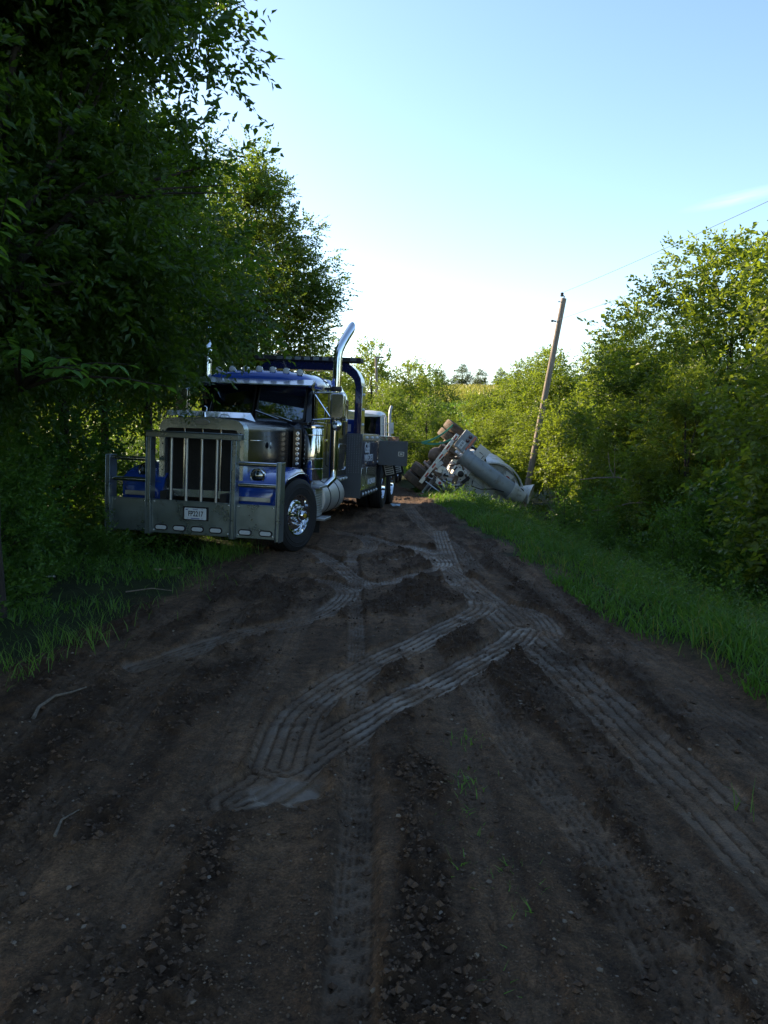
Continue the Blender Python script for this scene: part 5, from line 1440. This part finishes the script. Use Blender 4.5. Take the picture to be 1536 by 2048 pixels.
for k in range(5): q.b(.685 + k * .042, .685 + k * .042 + .012 + .010 * (k % 2), .0462, .0482, .24, .32)
q.build('plate_print', M['ink'], pl2)
p = MB(); p.b(.74, 1.14, -.25, .10, .74, 1.13); wb = p.build('white_locker', M['white'], mixer, .012)
p = MB(); p.b(.92, .94, .1005, .112, .86, .99); p.b(.80, .92, .1005, .108, 1.02, 1.04); p.build('locker_latch', M['ink'], wb)
p = MB(); p.tube([(.9, -.1, .55), (.93, -.1, .75)], .04, 8); p.tube([(.9, -.2, 1.1), (.7, -.2, 1.35)], .03, 8); p.build('locker_bracket', M['dark'], mixer)
# folded chute
p = MB(); secs = []
for u in (.50, .56, .57, 1.05, 1.06, 1.5, 2.1, 2.5):
    rr = .285 if u in (.50, .56) else .262
    xo = .53 + .03 * (u - .5)
    outer = [(xo + rr * math.cos(rad(a)), .02 + .75 * rr * math.sin(rad(a)), u) for a in range(-40, 221, 20)]
    inner = [(xo + (rr - .02) * math.cos(rad(a)), .02 + .75 * (rr - .02) * math.sin(rad(a)), u) for a in range(220, -41, -20)]
    secs.append(outer + inner)
p.loft(secs); ch = p.build('discharge_chute', M['chute'], mixer, ang=50)
for u in (.82, 1.78):
    q = MB(); q.tube([(.53 + .03 * (u - .5) + .270 * math.cos(rad(a)), .02 + .75 * .272 * math.sin(rad(a)), u) for a in range(-40, 221, 20)], .012, 6); q.build('chute_rib', M['chute'], ch)
p = MB(); p.lathe([(.30, 0), (.31, .06), (.25, .22), (.22, .5)], (.58, .0, 2.32), (.1, -.2, 1), 20, False); p.build('chute_end', M['drum'], mixer)
# bracket plate with holes
p = MB(); p.b(-.16, .24, .0, .04, .62, .98); bp_ = p.build('mount_plate', M['drum'], mixer, .01)
for x, u in ((-.1, .68), (.18, .68), (-.1, .92), (.18, .92), (.04, .72)):
    q = MB(); q.lathe([(.022, 0), (.022, .004)], (x, .0405, u), (0, 1, 0), 10); q.build('bolt', M['ink'], bp_)
q = MB(); q.lathe([(.10, 0), (.10, .10), (.05, .14)], (.04, .04, .82), (0, 1, 0), 16); q.build('pump', M['dark'], bp_)
# drum
p = MB(); dax = Vector((0, -1, -.16)).normalized()
p.lathe([(.90, -.06), (.95, 0), (1.06, .9), (1.12, 1.9), (1.10, 2.8), (.85, 4.2), (.5, 4.9), (.3, 5.0)], (.12, -.40, 1.95), dax, 44)
drum = p.build('mixer_drum', M['drum'], mixer, ang=24)
p = MB(); p.lathe([(.98, -.30), (1.02, -.30), (1.06, .12), (1.02, .12), (.98, -.30)], (.12, -.42, 1.95), dax, 44, False); p.build('drum_rim', M['drum'], drum)
p = MB()
for k in range(8):
    a = 2 * PI * k / 8; u_, w_, d_ = frame_of(dax)
    o_ = Vector((.12, -.40, 1.95)); e1 = o_ + (u_ * math.cos(a) + w_ * math.sin(a)) * .3 - d_ * .065; e2 = o_ + (u_ * math.cos(a) + w_ * math.sin(a)) * .88 - d_ * .065
    p.tube([e1, e2], .008, 5)
p.build('drum_seam', M['chute'], drum)
p = MB(); p.b(.62, 1.0, -.30, -.22, 1.92, 2.22); sp2 = p.build('marker_panel', M['white'], mixer, .02)
p = MB(); p.prism(rrect(.74, .88, 1.99, 2.15, .06, 4), lambda a, b_, d: (a, d, b_), -.2195, -.205); p.build('marker_lamp', M['redlens'], sp2)
p = MB(); p.lathe([(.16, 0), (.20, .1), (.33, .36), (.35, .38), (.33, .38)], (.75, -.35, 2.62), (.35, .25, 1), 22, False); p.build('charge_hopper', M['white'], mixer)
p = MB(); p.lathe([(.02, -.02), (.13, 0), (.13, .10), (.06, .14)], (.72, -.05, 2.62), (0, 1, 0), 18); p.build('hopper_motor', M['dark'], mixer)
# clutter on the rear: pipes, lines, gear plates
r7 = random.Random(21)
for k in range(18):
    p = MB(); a = Vector((r7.uniform(-.8, .6), r7.uniform(-.2, .12), r7.uniform(.08, .9))); b2 = a + Vector((r7.uniform(-.35, .5), r7.uniform(-.15, .1), r7.uniform(-.2, .6))); md = a.lerp(b2, .5) + Vector((r7.uniform(-.1, .1), .08, r7.uniform(-.1, .1)))
    p.tube([a, a.lerp(md, .6) + Vector((0, .04, 0)), md, b2], r7.uniform(.012, .035), 7); p.build('pipe', [M['alu'], M['rust'], M['flatblack'], M['drum']][k % 4], mixer, ang=60)
for k in range(16):
    p = MB(); c_ = Vector((r7.uniform(-.85, .5), r7.uniform(-.1, .1), r7.uniform(.05, 1.1))); p.box(c_, (r7.uniform(.08, .3), r7.uniform(.03, .1), r7.uniform(.05, .22)), Matrix.Rotation(r7.uniform(-.6, .6), 4, 'Y')); p.build('gear_plate', [M['drum'], M['rust'], M['alu'], M['dark']][k % 4], mixer, .008)
# pedestal, rails, air tank, ladder
p = MB()
for x in (-.45, .45): p.tube([(x, -.30, .36), (x * .8, -.36, 1.2), (x * .5, -.40, 1.75)], .05, 8)
p.tube([(-.5, -.25, 1.0), (.5, -.25, 1.0)], .04, 8); p.build('drum_pedestal', M['drum'], mixer)
p = MB(); p.tube([(-.82, .06, .10), (-.80, .10, 1.0), (-.70, .10, 2.3)], .022, 6); p.tube([(-1.15, .02, .22), (-1.10, .05, 1.3)], .020, 6)
for u in (.35, .68, 1.0): p.tube([(-1.13, .03, u), (-.81, .09, u)], .016, 6)
p.tube([(-.3, .12, 1.2), (-.55, .1, 2.0)], .03, 8); p.tube([(-.45, .08, .5), (-.3, .12, 1.25)], .022, 8)
p.build('rear_ladder', M['alu'], mixer)
p = MB(); p.lathe([(.05, -.08), (.18, -.05), (.25, .03), (.25, .75), (.18, .83), (.05, .86)], (-1.0, .0, .52), (0, -1, 0), 24); p.build('air_tank', M['dark'], mixer)
p = MB(); p.b(-.66, -.50, .02, .06, .35, .62); q_ = p.build('amber_panel', M['white'], mixer, .01); p = MB(); p.lathe([(.05, 0), (.045, .015), (.01, .02)], (-.58, .06, .48), (0, 1, 0), 14); p.build('tail_lamp', M['redlens'], q_)
p = MB(); pts = [(.1, .03, 1.25), (-.05, .15, 1.32), (.05, .22, 1.6), (.3, .28, 1.9), (.42, .25, 2.2)]; p.tube(pts, .018, 6); p.tube([(-.35, .05, .55), (-.5, .2, .75), (-.3, .2, 1.0), (-.15, .1, 1.1)], .02, 6); p.build('hose', M['flatblack'], mixer)
# cab far end
p = MB(); p.b(-1.1, 1.1, -8.6, -6.4, .4, 2.2); p.build('cab', M['white'], mixer, .08)
bpy.context.view_layer.update()

# two green recovery straps and the winch line
a_end = MM @ Vector((1.12, -.75, -.30)); b_end = MM @ Vector((.80, -.35, -.02)); j = Vector((1.06, 22.6, 1.56))
for e, lab in ((a_end, 'upper green recovery strap tied to the raised axle'), (b_end, 'lower green recovery strap tied to the raised axle')):
    p = MB(); e = Vector(e); dr = (j - e).normalized(); up = Vector((0, .25, .97)); sd = dr.cross(up).normalized() * .004; wv = dr.cross(sd).normalized() * .030
    secs = []
    for k in range(9):
        t = k / 8; c_ = e.lerp(j, t) + Vector((0, 0, -.10 * math.sin(PI * t)))
        secs.append([tuple(c_ + sd + wv), tuple(c_ + sd - wv), tuple(c_ - sd - wv), tuple(c_ - sd + wv)])
    p.loft(secs); tag(p.build('recovery_strap', M['strap']), lab, 'strap', 'recovery straps')
p = MB(); wl = TM @ Vector((.55, 9.9, 1.7)); p.tube([j, j.lerp(wl, .5) + Vector((0, 0, -.03)), wl], .008, 6); tag(p.build('winch_line', M['cable']), 'dark winch line running from the straps to the tow truck', 'cable')

# ------------------------------------------------------------------ poles and wires
base = Vector((4.52, 26.0, -.75)); top = Vector((5.74, 26.0, 6.14))
pole = empty('utility_pole', 'leaning weathered wooden utility pole behind the overturned mixer', 'utility pole', loc=base)
d = top - base
p = MB(); p.tube([d * t for t in (-.06, .12, .3, .5, .7, .88, 1.0)], [.108, .104, .100, .097, .093, .089, .086], 20); p.build('shaft', M['pole'], pole)
u_, w_, d_ = frame_of(d)
p = MB(); p.tube([d, d + d_ * .08], .018, 8); p.lathe([(.03, .06), (.06, .07), (.06, .10), (.04, .12), (.055, .14), (.05, .17), (.02, .19)], d - Vector((.06, 0, 0)), (0, 0, 1), 14); p.build('insulator', M['dark'], pole)
p = MB(); p.tube([d * .895 + Vector((-.11, -.02, 0)), d * .895 + Vector((-.22, -.03, .02))], .025, 8); p.lathe([(.02, 0), (.04, .01), (.04, .06), (.02, .07)], d * .895 + Vector((-.24, -.03, -.02)), (0, 0, 1), 10); p.build('spool_bracket', M['dark'], pole)
p = MB(); p.tube([d * .985 + Vector((-.10, -.02, 0)), d * .985 + Vector((-.17, -.03, .0))], .015, 6); p.build('bolt', M['dark'], pole)
def wire(a, b, sag, lab):
    a, b = Vector(a), Vector(b); p = MB(); p.tube([a.lerp(b, k / 20) - Vector((0, 0, sag * 4 * (k / 20) * (1 - k / 20))) for k in range(21)], .005, 5, False)
    tag(p.build('power_line', M['cable']), lab, 'wire', 'wires on the leaning pole')
wire(top + Vector((-.05, 0, .18)), (10.1, -18, 6.0), .5, 'upper thin wire from the top of the leaning pole')
wire(base + d * .895 + Vector((-.2, 0, 0)), (10.0, -18, 5.3), .45, 'lower thin wire from the bracket of the leaning pole')
fz = gz(-.42, 60)
dp_ = empty('far_utility_pole', 'thin grey utility pole among the trees at the road end', 'utility pole', loc=(-.30, 46, gz(-.3, 46)))
p = MB(); p.tube([(0, 0, -.3), (-.06, 0, 3), (-.16, 0, 6.3)], [.10, .085, .07], 12); p.build('shaft', M['pole'], dp_)
p = MB(); p.tube([(-.16, 0, 6.25), (.28, 0, 6.27)], .05, 6); p.build('crossarm', M['pole'], dp_)

ds = empty('dead_stems', 'bare grey upright stems standing right of the leaning pole', 'dead plant', loc=(5.35, 24.0, gz(5.35, 24)))
r8 = random.Random(3)
for k in range(12):
    a = Vector((r8.uniform(-.45, .5), r8.uniform(-.3, .3), -.1)); h = r8.uniform(1.4, 3.2)
    limb([a, a + Vector((r8.uniform(-.1, .1), 0, h * .4)), a + Vector((r8.uniform(-.2, .2), r8.uniform(-.1, .1), h * .75)), a + Vector((r8.uniform(-.35, .35), r8.uniform(-.2, .2), h))], .022, 5).build('stem', M['deadwood'], ds)

# ------------------------------------------------------------------ sticks, litter, stones lying about
def stick(pts, r, lab, name='stick', cat='stick'):
    q = [Vector((x, y, gz(x, y) + h)) for x, y, h in pts]; p = MB(); k = len(q)
    p.tube(q, [r * (1 - .6 * i / (k - 1)) for i in range(k)], 7); tag(p.build(name, M['stickwood']), lab, cat, 'fallen sticks')
stick([(-2.02, 4.48, .02), (-2.05, 4.62, .035), (-2.03, 4.80, .045), (-1.97, 4.93, .03), (-1.93, 5.06, .02)], .012, 'curved grey stick lying on the mud at the left')
stick([(-1.33, 3.10, .02), (-1.35, 3.22, .03), (-1.32, 3.33, .02)], .007, 'short thin twig lying on the mud near the lower left')
stick([(-1.62, 2.9, .015), (-1.7, 3.05, .03), (-1.68, 3.2, .02)], .006, 'thin twig lying on the mud at the lower left edge')
stick([(-2.62, 8.0, .06), (-2.4, 8.15, .07), (-2.2, 8.2, .04)], .008, 'thin pale twig lying in the left verge grass')
def scrap(x, y, s, mat, lab, name, cat, seed=0):
    r = random.Random(seed); p = MB(); n = 9
    z = gz(x, y) + .03
    vs = [(x, y, z + s * .25)] + [(x + s * (.6 + .5 * r.random()) * math.cos(2 * PI * k / n), y + s * (.6 + .5 * r.random()) * math.sin(2 * PI * k / n), z + s * r.uniform(-.05, .35)) for k in range(n)]
    vs += [(a, b_, c_ - .004) for a, b_, c_ in vs]
    fs = [(0, 1 + k, 1 + (k + 1) % n) for k in range(n)] + [(n + 1, n + 2 + (k + 1) % n, n + 2 + k) for k in range(n)] + [(1 + k, n + 2 + k, n + 2 + (k + 1) % n, 1 + (k + 1) % n) for k in range(n)]
    p.add(vs, fs); tag(p.build(name, M[mat], ang=10), lab, cat)
M['litter'] = pm('crumpled_plastic', (.36, .46, .55), .35, 0, .2, .2, 20)
M['dryleaf'] = pm('dry_leaf', (.24, .17, .09), .8, 0, 0, .3, 30)
scrap(.30, 19.6, .16, 'litter', 'pale blue crumpled plastic on the mud behind the rear wheels', 'plastic_scrap', 'litter', 1)
scrap(-3.6, 8.55, .045, 'white', 'small white paper scrap in the left verge grass', 'paper_scrap', 'litter', 2)
scrap(-2.65, 9.35, .10, 'dryleaf', 'curled dry leaf on the left verge near the bumper', 'dry_leaf', 'leaf', 3)
scrap(-2.48, 9.5, .07, 'dryleaf', 'smaller dry leaf beside the curled one on the left verge', 'dry_leaf', 'leaf', 4)
